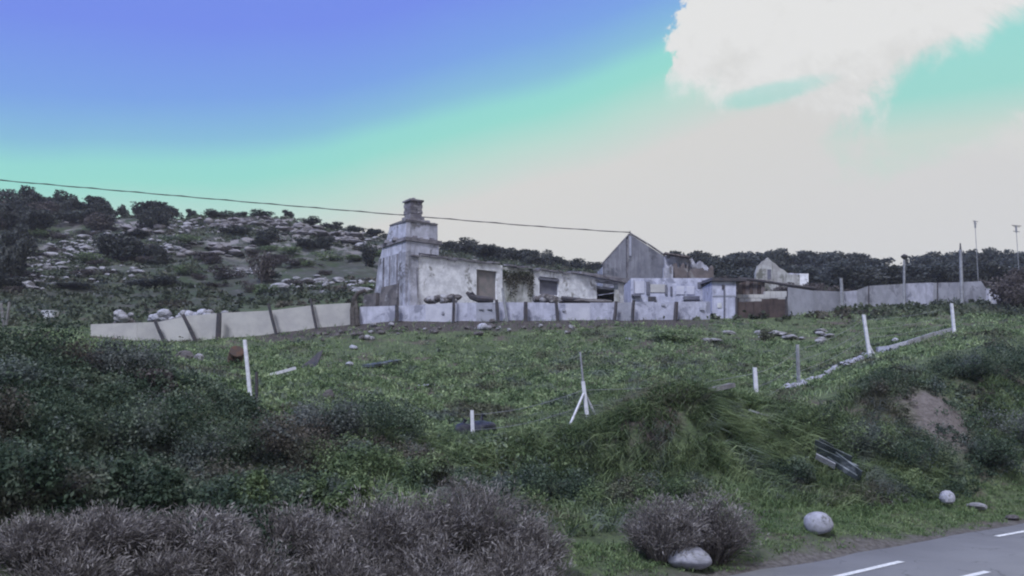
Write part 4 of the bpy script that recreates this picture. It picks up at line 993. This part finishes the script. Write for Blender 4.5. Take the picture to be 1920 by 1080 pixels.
def tree(key, x, y, h, wid, label, cat='tree', group=None, name='evergreen_tree'):
    c_m, t_m = random.choice(TREES[key]); z = h1(x, y)
    o = thing(name, label, cat, (x, y, z - .15), group); s_ = h / 4.2
    o.scale = (wid / 4.8, wid / 4.8, s_); o.rotation_euler.z = random.uniform(0, 6.28)
    for nm, me in (('crown', c_m), ('trunk', t_m)): link(nm, me, None, o)
    return o
def crest_y(px):     # where the skyline is seen in this column
    r = (px - 960) / F; ys = np.linspace(95, 150, 56); z = H(r * ys, ys); i = int(np.argmax((z - EYE) / ys)); return ys[i], z[i]
def ridge_tree(key, px, top_py, wpx, label, group, name='evergreen_tree', cat='tree', back=0):
    y, z = crest_y(px); y += back; x = (px - 960) / F * y; h = max(1.2, at(px, top_py, y).z - h1(x, y) + .2)
    tree(key, x, y, h, wpx / F * y * 1.05, label, cat, group, name)
LT = 'dark trees and bushes along the left ridge'
for (px, tpy, w_, lab) in ((-30, 345, 80, None), (22, 350, 66, 'tallest dark tree mass at the left end of the left ridge'), (60, 360, 50, None), (95, 357, 56, 'broad dark tree second from the left on the left ridge'), (128, 372, 40, None), (162, 369, 46, 'round dark tree standing above the first gap of the left ridge'), (186, 382, 30, None),
                       (214, 380, 26, 'small lone tree between two gaps on the left ridge'), (248, 390, 40, None), (275, 378, 80, 'widest dark tree in the middle of the left ridge'), (310, 386, 40, None), (348, 391, 24, 'small square bush right of the widest ridge tree'), (395, 402, 60, None), (440, 403, 30, None), (475, 400, 60, None), (532, 403, 24, None), (575, 408, 50, None), (620, 418, 50, None), (662, 428, 40, None), (700, 432, 44, None), (722, 436, 30, None)):
    ridge_tree('oak', px, tpy, w_, lab or 'low dark bush in the row along the left ridge', None if lab else LT, cat='tree' if lab else 'bush', name='evergreen_tree' if lab else 'ridge_bush')
for i in range(38):
    px = random.choice((random.uniform(-60, 130), random.uniform(-60, 340))); py = random.uniform(385, 425) if px < 340 else 400
    if 80 < px < 150 and py > 402: continue
    p = hit(px, py + 12)
    if p.y < 150: tree('oak' if i % 3 else 'scrub', p.x, p.y, random.uniform(1.6, 3.4), random.uniform(2.4, 5), 'dark bush on the slope just under the left end of the ridge', 'bush', 'dark bushes under the left end of the ridge', 'hill_bush')
for i in range(9):
    px = 1890 + random.uniform(-6, 60); y = random.uniform(60, 68); tree('scrub', (px - 960) / F * y, y, random.uniform(1.6, 3), random.uniform(2, 3.5), 'grey brown bush at the right end of the grey fence', 'bush', 'bushes at the right end of the grey fence', 'scrub_bush')
for px in range(842, 1340, 15):
    tp_ = float(np.interp(px, [842, 880, 940, 1000, 1060, 1120, 1200, 1260, 1290, 1340], [449, 450, 461, 468, 482, 492, 488, 470, 466, 474])) + random.uniform(-3, 4)
    ridge_tree('oak', px + random.uniform(-5, 5), tp_, random.uniform(32, 60), 'dark evergreen in the wood on the ridge behind the white house', 'evergreens on the ridge behind the white house', back=random.uniform(-6, 3))
RG = 'blue green trees of the wood on the right ridge'
for row in range(4):
    for px in range(1330, 1990, 20):
        tp_ = float(np.interp(px, [1330, 1400, 1465, 1500, 1560, 1640, 1690, 1735, 1790, 1860, 1920], [476, 468, 459, 466, 468, 471, 486, 474, 464, 462, 464]))
        q_ = px + random.uniform(-9, 9); y, z = crest_y(q_)
        y -= row * 13 + random.uniform(-4, 4); x = (q_ - 960) / F * y
        dip = .5 if 1668 < q_ < 1716 else 1
        h = dip * max(2.6, min(6.5, (at(q_, tp_, y).z - h1(x, y)) * random.uniform(.9, 1.03))) if row == 0 else dip * random.uniform(2.4, 4.2)
        tree('blue' if random.random() < .7 else 'oak', x, y, h, random.uniform(4, 7), 'dark tree in the dense, haze tinted wood covering the right ridge', 'tree', RG)
for i in range(34):
    px = random.uniform(1190, 1900); y = random.uniform(68, 84); x = (px - 960) / F * y
    tree('scrub', x, y, random.uniform(1.3, 2.6), random.uniform(2, 4), 'brown grey bush on the slope behind the grey fence', 'bush', 'brown grey bushes behind the grey fence', 'scrub_bush')
# scrub on the left hill: a few bushes one can tell apart
for (px, py, w_, h_, lab) in ((235, 478, 105, 3.4, 'large dark bush patch in the middle of the left hill'), (490, 520, 60, 3.6, 'reddish brown bush in the middle of the left hill'), (300, 482, 40, 2.2, 'small dark bush right of the large dark patch'), (20, 520, 60, 4, 'dark bush at the left border of the hill'), (30, 470, 70, 4, 'dark tree at the left border above the lower bush'),
                           (60, 430, 80, 3.6, 'dark bush below the left end of the ridge'), (190, 420, 50, 2.5, 'dark bush below the round ridge tree'), (500, 440, 50, 2.0, 'dark bush within the mauve outcrop'), (610, 460, 40, 2.0, 'dark bush right of the mauve outcrop'), (690, 490, 40, 2.4, 'dark bush left of the chimney tower')):
    p = hit(px, py + 14); tree('scrub' if 'brown' in lab else 'oak', p.x, p.y, h_, w_ / F * p.y, lab, 'bush', None, 'hill_bush')
for i in range(60):
    px = random.uniform(-40, 720); py = random.uniform(420, 555); p = hit(px, py)
    if 52 < p.y < 150: tree(random.choice(('oak', 'scrub', 'scrub', 'green')), p.x, p.y, random.uniform(.5, 1.3), random.uniform(1.5, 4.5), 'low spreading bush among the rocks of the left hillside', 'bush', 'low bushes among the rocks of the left hillside', 'hill_bush')
# hillside ground cover
n = 15000; xx = rng.uniform(-85, 45, n); yy = rng.uniform(50, 132, n)
ok = (wav(xx, yy, .22, 4, 3) + .9 * wav(xx, yy, .07, 2, 5) > -.6); xx, yy = xx[ok], yy[ok]; zz = H(xx, yy)
cs = []; tn = []
for x, y, z in zip(xx, yy, zz):
    k_ = rng.integers(10, 22); r = rng.uniform(.2, .6); d = unit(k_) * r * rng.uniform(.5, 1, (k_, 1)); d[:, 2] = np.abs(d[:, 2]) * .8
    cs.append(d + [x, y, z]); tn.append(np.clip(rng.uniform(0, 1) * .8 + rng.uniform(0, .2, k_), 0, 1))
cs = np.vstack(cs); tn = np.concatenate(tn)
stuff('hill_scrub', leaves(cs, rng.uniform(.08, .19, len(cs)), None, .7, tn), f_scrub, 'low green and grey scrub covering the hillside', 'scrub')

def scatter(n, x0, x1, y0, y1, dens=None):
    x = rng.uniform(x0, x1, n); y = rng.uniform(y0, y1, n)
    return x, y
def sample_view(n, y0, y1, a=-.66, b=.66, power=1.0):
    """random ground points, denser near the road, spread a little beyond the frame"""
    u = rng.uniform(0, 1, n); y = (y0 ** (-power) + u * (y1 ** (-power) - y0 ** (-power))) ** (-1 / power)
    x = rng.uniform(a, b, n) * y; return x, y
# field weeds
x, y = sample_view(20000, 19, 53, power=.7); ok = (to_s(x, y) > 6.5)
lin_ = np.interp((x / y) * F + 960, [p[0] for p in LEFTF + MIDF + RIGHTF], [p[3] for p in LEFTF + MIDF + RIGHTF]) - .3
ok &= (y < lin_) | (x / y < -.48); x, y = x[ok], y[ok]
dn = wav(x, y, 1.3, 4, 2) * .8 + .5 * wav(x, y, .3, 2, 6); ok = (dn > -.4) & ~((y > 45.9 + .19 * x + rng.uniform(-1.2, 1.2, len(x))) & (x > -13) & (x < 11)); x, y, dn = x[ok], y[ok], dn[ok]; z = H(x, y)
reps = 13; r = (.12 + .3 * np.clip(dn + .3, 0, 1.2) + rng.uniform(0, .12, len(x)))
cx = np.repeat(x, reps); cy_ = np.repeat(y, reps); cz = np.repeat(z, reps); R = np.repeat(r, reps)
d = unit(len(cx)) * (R * rng.uniform(.4, 1, len(cx)))[:, None]; d[:, 2] = np.abs(d[:, 2]) * .65
cl_t = np.repeat(np.clip(.45 + .5 * wav(x, y, 2.2, 3, 4) + rng.uniform(-.4, .4, len(x)), 0, 1), reps)
stuff('field_weeds', leaves(np.stack([cx, cy_, cz], 1) + d, rng.uniform(.035, .085, len(cx)), np.array([[0, 0, .5]]), .5, np.clip(cl_t * .88 + rng.uniform(0, .12, len(cx)), 0, 1)), f_field, 'knee high green weeds and thistles covering the field', 'weeds')
# fine grass in the field
x, y = sample_view(60000, 19, 50, power=1.2); ok = to_s(x, y) > 6; x, y = x[ok], y[ok]; z = H(x, y)
b_ = np.stack([x, y, z], 1); dr_ = unit(len(x)) * .45 + [0, 0, 1]
stuff('field_grass', blades(b_, dr_, rng.uniform(.12, .32, len(x)), rng.uniform(.008, .018, len(x))), f_field, 'short grass growing between the field weeds', 'grass')

# bank cover: positions by along-road t and distance s
def bank_pts(n, t0, t1, s0, s1):
    t = rng.uniform(t0, t1, n); s_ = rng.uniform(s0, s1, n)
    x = P0.x + U.x * t + N.x * s_; y = P0.y + U.y * t + N.y * s_; return x, y, s_, t
def grad(x, y):
    e = .15; z0 = H(x, y); return z0, np.stack([-(H(x + e, y) - z0) / e, -(H(x, y + e) - z0) / e], 1)
slipd = lambda x, y: np.hypot(x - SLIP.x, y - SLIP.y)
x, y, s_, t = bank_pts(30000, -14, 24, 2.2, 11.5); _, g0 = grad(x, y); kp_ = rng.uniform(0, 1, len(x)) < .3 * np.clip(np.hypot(g0[:, 0], g0[:, 1]) * 1.3 + .3, .3, 3.3)
x, y, s_ = x[kp_], y[kp_], s_[kp_]; pxx = x / y * F + 960
ok = (y > 7.5) & (pxx > 700) & (pxx < 1740) & (slipd(x, y) > 1.2) & (y < np.interp(pxx, [1400, 1440, 1480, 1640, 1760], [30, 25, 23.5, 25.8, 26.5])); x, y, s_ = x[ok], y[ok], s_[ok]; z, gr = grad(x, y)
reps = 14; B = np.repeat(np.stack([x, y, z], 1), reps, 0); gr = np.repeat(gr, reps, 0); B[:, :2] += rng.normal(size=(len(B), 2)) * .07
dr_ = unit(len(B)) * .45 + np.hstack([np.clip(gr, -1.6, 1.6) * .55, np.full((len(B), 1), .6)])
B[:, :2] += np.clip(gr, -2, 2) * .02
tt_ = np.clip(np.repeat(rng.uniform(0, 1, len(x)) * .4 + .25 + .35 * wav(x, y, 2.2, 3, 7), reps) + rng.uniform(0, .3, len(B)), 0, 1)
stuff('bank_grass', blades(B, dr_, rng.uniform(.2, .62, len(B)), rng.uniform(.006, .014, len(B)), rng.uniform(.2, .8, (len(B), 1)), tt_), f_bank, 'long tousled grass hanging down the roadside bank', 'grass')
# grass on the lip of the bank, crest highlight put into its paler colour
cr_px = rng.uniform(930, 1420, 1500); cr_y = np.interp(cr_px, [930, 990, 1100, 1200, 1300, 1390, 1420], [21.3, 21.2, 21.2, 21.0, 20.9, 22.0, 22.6]) + rng.normal(0, .28, 1500)
x = (cr_px - 960) / F * cr_y; z = H(x, cr_y); reps = 14; B = np.repeat(np.stack([x, cr_y, z], 1), reps, 0) + rng.normal(size=(1500 * reps, 3)) * [.07, .07, 0]
stuff('lip_grass', blades(B, unit(len(B)) * .5 + [0, -.3, .8], rng.uniform(.15, .42, len(B)), rng.uniform(.006, .013, len(B)), .6), f_verge, 'grass along the upper lip of the roadside bank, paler to paint the crest highlight', 'grass')
# verge grass, bright
x, y, s_, t = bank_pts(5200, -12, 26, .35, 3.4); ok = (y > 7) & ((x / y * F + 960 > 1180) | (s_ < 1.7)) & (slipd(x, y) > 1.4) & (rng.uniform(0, 1, len(x)) < np.clip((s_ - .3) * 2.2, 0, 1)); x, y, s_ = x[ok], y[ok], s_[ok]; z = H(x, y)
reps = 20; B = np.repeat(np.stack([x, y, z], 1), reps, 0); B[:, :2] += rng.normal(size=(len(B), 2)) * .09
tt_ = np.clip(np.repeat(rng.uniform(0, 1, len(x)), reps) * .6 + rng.uniform(0, .4, len(B)), 0, 1)
Lr = np.repeat(np.clip(s_ * .25, .25, 1), reps)
stuff('verge_grass', blades(B, unit(len(B)) * .5 + [0, 0, .85], rng.uniform(.12, .4, len(B)) * Lr, rng.uniform(.005, .011, len(B)), .4, tt_), f_verge, 'bright green grass along the asphalt edge', 'grass')

def mound_cover(name, pts_, mat, label, cat, leaf=(.03, .07), per=60, rad=(.25, .6), flat=.8, aspect=.6):
    cs = []; tn = []
    for (x, y, z) in pts_:
        k_ = int(per * rng.uniform(.6, 1.4)); r = rng.uniform(*rad); dd = unit(k_); dd[:, 2] = np.abs(dd[:, 2] + .2)
        dd = dd * r * rng.uniform(.55, 1.05, (k_, 1)); dd[:, 2] *= flat; cs.append(dd + [x, y, z]); tn.append(np.clip(rng.uniform(0, .85) ** 1.3 + rng.uniform(0, .15, k_), 0, 1))
    cs = np.vstack(cs); tn = np.concatenate(tn)
    return stuff(name, leaves(cs, rng.uniform(*leaf, len(cs)), np.array([[0, -.3, .4]]), aspect, tn), mat, label, cat)
# left bramble thicket
x, y = sample_view(8500, 9, 25, -.66, .02, power=1.0); s_ = to_s(x, y); pxx = x / y * F + 960
lim = np.interp(pxx, [-200, 0, 200, 330, 420, 700, 960], [24, 22, 20, 18, 19.5, 18.5, 17.5]); ok = (s_ > 1.0) & (y < lim); x, y = x[ok], y[ok]
wv_ = wav(x, y, .9, 4, 5); ok = wv_ > -.5 + .35 * rng.uniform(-1, 1, len(x)); x, y, wv_ = x[ok], y[ok], wv_[ok]
mound_cover('bramble_thicket', np.stack([x, y, H(x, y) + wv_ * .55 + rng.uniform(-.12, .12, len(x))], 1), f_bramble, 'dark tangled bramble thicket covering the left of the bank', 'brambles', per=48, rad=(.08, .34), leaf=(.014, .04))
# right bramble thicket on the steep bank
x, y, s_, t = bank_pts(9000, 6, 30, 1.9, 12.5); pxx = x / y * F + 960; z = H(x, y)
edge_ = np.interp(z, [0, 1, 2, 3, 4], [1640, 1560, 1440, 1560, 1640])
ok = (pxx > edge_) & (pxx < 2250) & (slipd(x, y) > .8 + .45 * np.sin(x * 4) * np.sin(y * 5) + .4 * rng.uniform(-1, 1, len(x))) & (y < np.interp(pxx, [1400, 1480, 1640, 1760, 1880, 2200], [22.5, 23.5, 25.8, 27, 31, 36])); x, y, z = x[ok], y[ok], z[ok]; wv_ = wav(x, y, .9, 4, 5); ok = wv_ > -.55; x, y, z, wv_ = x[ok], y[ok], z[ok], wv_[ok]; z = z + wv_ * .28
mound_cover('bramble_thicket', np.stack([x, y, z + rng.uniform(-.12, .1, len(x))], 1), f_bramble, 'dark bramble thicket on the high bank at the right', 'brambles', per=45, rad=(.08, .34), leaf=(.018, .046))
def near_bush(px, Yd, w_, h, mat, label, n=9000, leaf=(.014, .036), name='bramble_bush', cat='bush', dy=0):
    x = (px - 960) / F * Yd; z = h1(x, Yd); o = thing(name, label, cat, (x, Yd, z - .1)); lobes = [(0, 0, h * .4, w_ * .36, h / w_ * 1.3)]
    for i in range(11):
        a = random.uniform(0, 6.28); d = random.uniform(.2, .42) * w_; lobes.append((math.cos(a) * d, math.sin(a) * d, h * random.uniform(.15, .85), w_ * random.uniform(.12, .24), .85))
    lobes = lobes[:12]; c, nn = crown_pts(n, lobes, .75); wt = np.array([l[3] ** 2 for l in lobes]); cnt = (wt / wt.sum() * n).astype(int)
    lob = np.repeat(rng.uniform(0, .5, 12), cnt); keep = c[:, 2] > 0; c, nn, lob = c[keep], nn[keep], lob[keep]
    link('foliage', raw_mesh('foliage', *leaves(c, rng.uniform(*leaf, len(c)), nn * .7, .6, np.clip(lob * 1.1 + .3 * np.sin(c[:, 0] * 19 + 2 * np.sin(c[:, 2] * 17)) * np.sin(c[:, 2] * 15 + c[:, 1] * 9) + rng.uniform(.05, .3, len(c)), 0, 1))), mat, o)
    m = MB()
    for l in lobes[1:8]: m.tube([(0, 0, -.1), (l[0] * .5, l[1] * .5, l[2] * .6), (l[0], l[1], l[2])], [.03, .02, .008], 5)
    me = bpy.data.meshes.new('stems'); me.from_pydata(m.v, [], m.f); link('stems', me, bark, o)
    return o
near_bush(20, 16.0, 2.6, 1.0, f_bramble, 'dark bush at the left border above the bramble slope'); near_bush(130, 17.5, 2.8, .5, f_brownbr, 'brownish bramble bush at the top of the left thicket')
near_bush(230, 18.0, 2.2, .7, f_grey, 'grey blue bush at the right shoulder of the left thicket'); near_bush(60, 12.8, 2.0, .8, f_bramble, 'dark bush low in the left thicket near the left border')
near_bush(250, 14.6, 2.2, .7, f_bramble, 'dark bush in the middle of the left thicket'); near_bush(400, 15.4, 2.4, .7, f_bramble, 'dark bush below the grey weeds of the left bank')
near_bush(560, 16.8, 2.2, .75, f_brownbr, 'brown bramble bush below the black stake'); near_bush(690, 18.6, 2.4, .75, f_bramble, 'dark round bush left of the short white post')
near_bush(610, 18.2, 1.8, .6, f_grey, 'grey bush above the brown bramble bush in the middle left'); near_bush(770, 18.2, 1.8, .7, f_brownbr, 'reddish brown bush in front of the dark round bush')
near_bush(860, 17.6, 1.6, .7, f_bramble, 'dark bush at the foot of the bank below the short white post'); near_bush(640, 15.0, 1.8, .7, f_bank, 'green bush behind the tall pale dry shrubs')
near_bush(770, 15.4, 1.6, .8, f_bank, 'bright green bush behind the tallest dry shrub')
near_bush(1500, 22.3, 2.0, .8, f_bank, 'rounded green bush just right of the grassy hump'); near_bush(1580, 22.6, 2.2, .7, f_bank, 'rounded green bush above the scrap pile')
near_bush(1640, 24.8, 2.2, .5, f_bramble, 'dark bush right below the white rubble line'); near_bush(1700, 22.6, 2.4, .9, f_bramble, 'dark bush left below the bare earth slip')
near_bush(1860, 26.5, 3.0, 1.1, f_bramble, 'dark bush high on the bank right of the bare earth'); near_bush(1900, 24.6, 2.4, 1.0, f_grey, 'grey green bush at the right border low on the bank')
near_bush(1790, 26.2, 2.0, .5, f_bramble, 'dark bush directly above the bare earth slip'); near_bush(1680, 21.3, 1.3, .6, f_bank, 'grey green bush above the small white verge stone')
near_bush(940, 17.8, 1.9, .8, f_bramble, 'dark bush at the foot of the bank right of the tallest dry shrub'); near_bush(1050, 18.4, 2.0, .9, f_bramble, 'dark bush at the foot of the bank below the braced post')
near_bush(1140, 17.8, 1.7, .7, f_bank, 'dull green bush at the foot of the bank left of the dry brown bush'); near_bush(990, 16.2, 1.5, .5, f_bank, 'low green bush behind the right end of the dry shrub row')
near_bush(1250, 17.6, 1.8, .7, f_bank, 'green bush rising directly behind the dry brown bush'); near_bush(1460, 20.2, 1.6, .6, f_bramble, 'dark bush low on the bank left of the scrap pile')
near_bush(460, 11.2, .9, .75, f_bank, 'green clump between the dry shrubs at the bottom left'); near_bush(285, 10.3, .8, .8, f_bramble, 'dark green clump between the second and third dry shrubs')
near_bush(640, 12.0, .9, .7, f_bank, 'green clump between the purplish shrub and the brown shrub'); near_bush(40, 9.6, 1.5, .9, f_bramble, 'dark green mass in the bottom left corner')
near_bush(1930, 30, 3.2, 1.6, f_bramble, 'dark bush at the right border on top of the bank'); near_bush(1845, 23.4, 1.8, .9, f_bramble, 'dark bush right of the foot of the bare earth slip')
# grey thistle drifts
def drift(px0, px1, py0, py1, n_, name, label, mat=f_grey):
    P_ = []
    for i in range(n_):
        p = hit(random.uniform(px0, px1), random.uniform(py0, py1)); P_.append((p.x, p.y, p.z))
    mound_cover(name, P_, mat, label, 'weeds', per=40, rad=(.12, .34), leaf=(.015, .045), flat=1.3, aspect=.35)
drift(250, 420, 655, 790, 70, 'grey_weeds', 'grey blue weeds spilling down beside the dark hollow on the left')
drift(560, 760, 745, 810, 60, 'grey_weeds', 'grey blue weeds at the field edge above the brambles')
drift(1150, 1420, 640, 740, 60, 'grey_weeds', 'pale grey weeds in the upper right of the field')

# dry shrubs along the road edge
def dry_shrub(x, y, R_, h, n_stem, label, seed, cat='shrub', group=None, leafy=1.0, z=None):
    z = h1(x, y) if z is None else z
    o = thing('dry_shrub', label, cat, (x, y, z), group)
    th = rng.uniform(0, 6.28, n_stem); sp_ = rng.uniform(0, 1, n_stem) ** .6
    d = np.stack([np.cos(th) * sp_ * R_, np.sin(th) * sp_ * R_ * .8, h * np.sqrt(np.clip(1 - sp_ ** 2 * .75, .1, 1)) * rng.uniform(.7, 1.08, n_stem)], 1)
    L_ = np.linalg.norm(d, axis=1); b0 = np.stack([np.cos(th), np.sin(th), th * 0], 1) * (.25 * R_ * sp_)[:, None]; b0[:, 2] = -.05
    d -= b0 * .3
    parts = [blades(b0, d, L_, .008, .1)]
    reps = 7; f_ = rng.uniform(.35, 1, n_stem * reps); bb = np.repeat(b0, reps, 0) + np.repeat(d / np.linalg.norm(d, axis=1)[:, None] * L_[:, None], reps, 0) * f_[:, None]
    dd = np.repeat(d / L_[:, None], reps, 0) + unit(len(bb)) * .65
    ll = rng.uniform(.1, .26, len(bb)) * h; parts.append(blades(bb, dd, ll, .0045, .1))
    link('branches', raw_mesh('branches', *merge(parts)), f_dry, o)
    k_ = 4; tips = np.repeat(bb + dd / np.linalg.norm(dd, axis=1)[:, None] * ll[:, None] * .85, k_, 0) + rng.normal(size=(len(bb) * k_, 3)) * .035
    tn = np.clip(np.repeat(rng.uniform(0, 1, n_stem), reps * k_) * .75 + rng.uniform(0, .25, len(tips)), 0, 1)
    dt = np.repeat(dd, k_, 0) + unit(len(tips)) * .6
    link('leaves', raw_mesh('leaves', *blades(tips, dt, rng.uniform(.03, .08, len(tips)), rng.uniform(.003, .007, len(tips)), .15, tn)), f_dryleaf, o)
    return o
def shrub_px(px, top, Yd, wpx, lab, i, n_=260, **kw):
    wpx *= random.uniform(.66, .84); Yd += random.uniform(-.2, .35)
    p = at(px, top, Yd); z = h1(p.x, p.y); dry_shrub(p.x, p.y, wpx / 2 / F * Yd, max(.4, p.z - z) * 1.12, n_, lab, i, **kw)
shrub_px(60, 1055, 8.6, 180, 'darkest dry shrub in the bottom left corner', 1)
shrub_px(200, 985, 9.2, 260, 'dry grey brown shrub second from the left in the roadside row', 2)
shrub_px(370, 965, 9.9, 280, 'dry grey shrub third from the left in the roadside row', 3, 300)
shrub_px(550, 965, 10.6, 280, 'dry purplish shrub in the middle of the roadside row', 4, 300)
shrub_px(720, 950, 11.3, 260, 'dry brown shrub left of the tallest one in the roadside row', 5, 300)
shrub_px(880, 924, 11.9, 260, 'tallest and palest dry shrub in the roadside row', 6, 320)
shrub_px(990, 985, 12.3, 180, 'low dry shrub at the right end of the roadside row', 7, 200)
for i, px in enumerate((130, 300, 460, 640, 800, 950)):
    shrub_px(px, 1030, [8.4, 9.0, 9.6, 10.2, 10.8, 11.4][i], 240, ['low dry twigs under the second shrub of the row', 'low dry twigs under the third shrub of the row', 'low dry twigs in the bottom middle left of the row', 'low dry twigs under the purplish shrub', 'low dry twigs under the tallest shrub', 'low dry twigs at the road edge by the last shrub'][i], 20 + i, 180)
shrub_px(1240, 948, 14.0, 150, 'left half of the dry brown bush behind the largest boulder', 8, 260, cat='bush')
shrub_px(1330, 945, 14.5, 180, 'right half of the dry brown bush behind the largest boulder', 9, 280, cat='bush')
# bush behind the corner of the fence, hollows
for (px, py, w_, h_, lab) in ((292, 745, 90, .9, 'dark reddish bush in the hollow right of the left thicket'), (1440, 640, 40, .9, 'dark bush in the weeds below the brown gate'), (1270, 640, 110, .7, 'broad dark green bush below the low fence'), (1180, 600, 16, .5, 'small bush at the foot of the low fence')):
    p = hit(px, py); tree('scrub' if 'reddish' in lab else 'green', p.x, p.y, h_, w_ / F * p.y * 1.1, lab, 'bush', None, 'field_bush')
for i in range(2):   # hanging creeper on the stained wall stretch
    pass
k_ = 900; uu = rng.uniform(uv0, uv1, k_); zz_ = 10.7 - np.abs(rng.normal(0, .55, k_)) * (1 + .6 * np.sin(uu * 4))
pp = np.stack([A.x + FD.x * uu, A.y + FD.y * uu, zz_], 1) + np.array([-FB.x, -FB.y, 0]) * rng.uniform(-.02, .14, (k_, 1))
cr = link('creeper', raw_mesh('creeper', *leaves(pp, rng.uniform(.04, .09, k_), np.array([[0, -.8, 0]]))), f_scrub); tag(cr, 'grey green creeper hanging over the stained stretch of house wall', 'creeper')
print('zrange', GZ.min(), GZ.max(), 'objects', len(bpy.data.objects), 'tris', sum(len(o.data.polygons) for o in bpy.data.objects if o.type == 'MESH'))
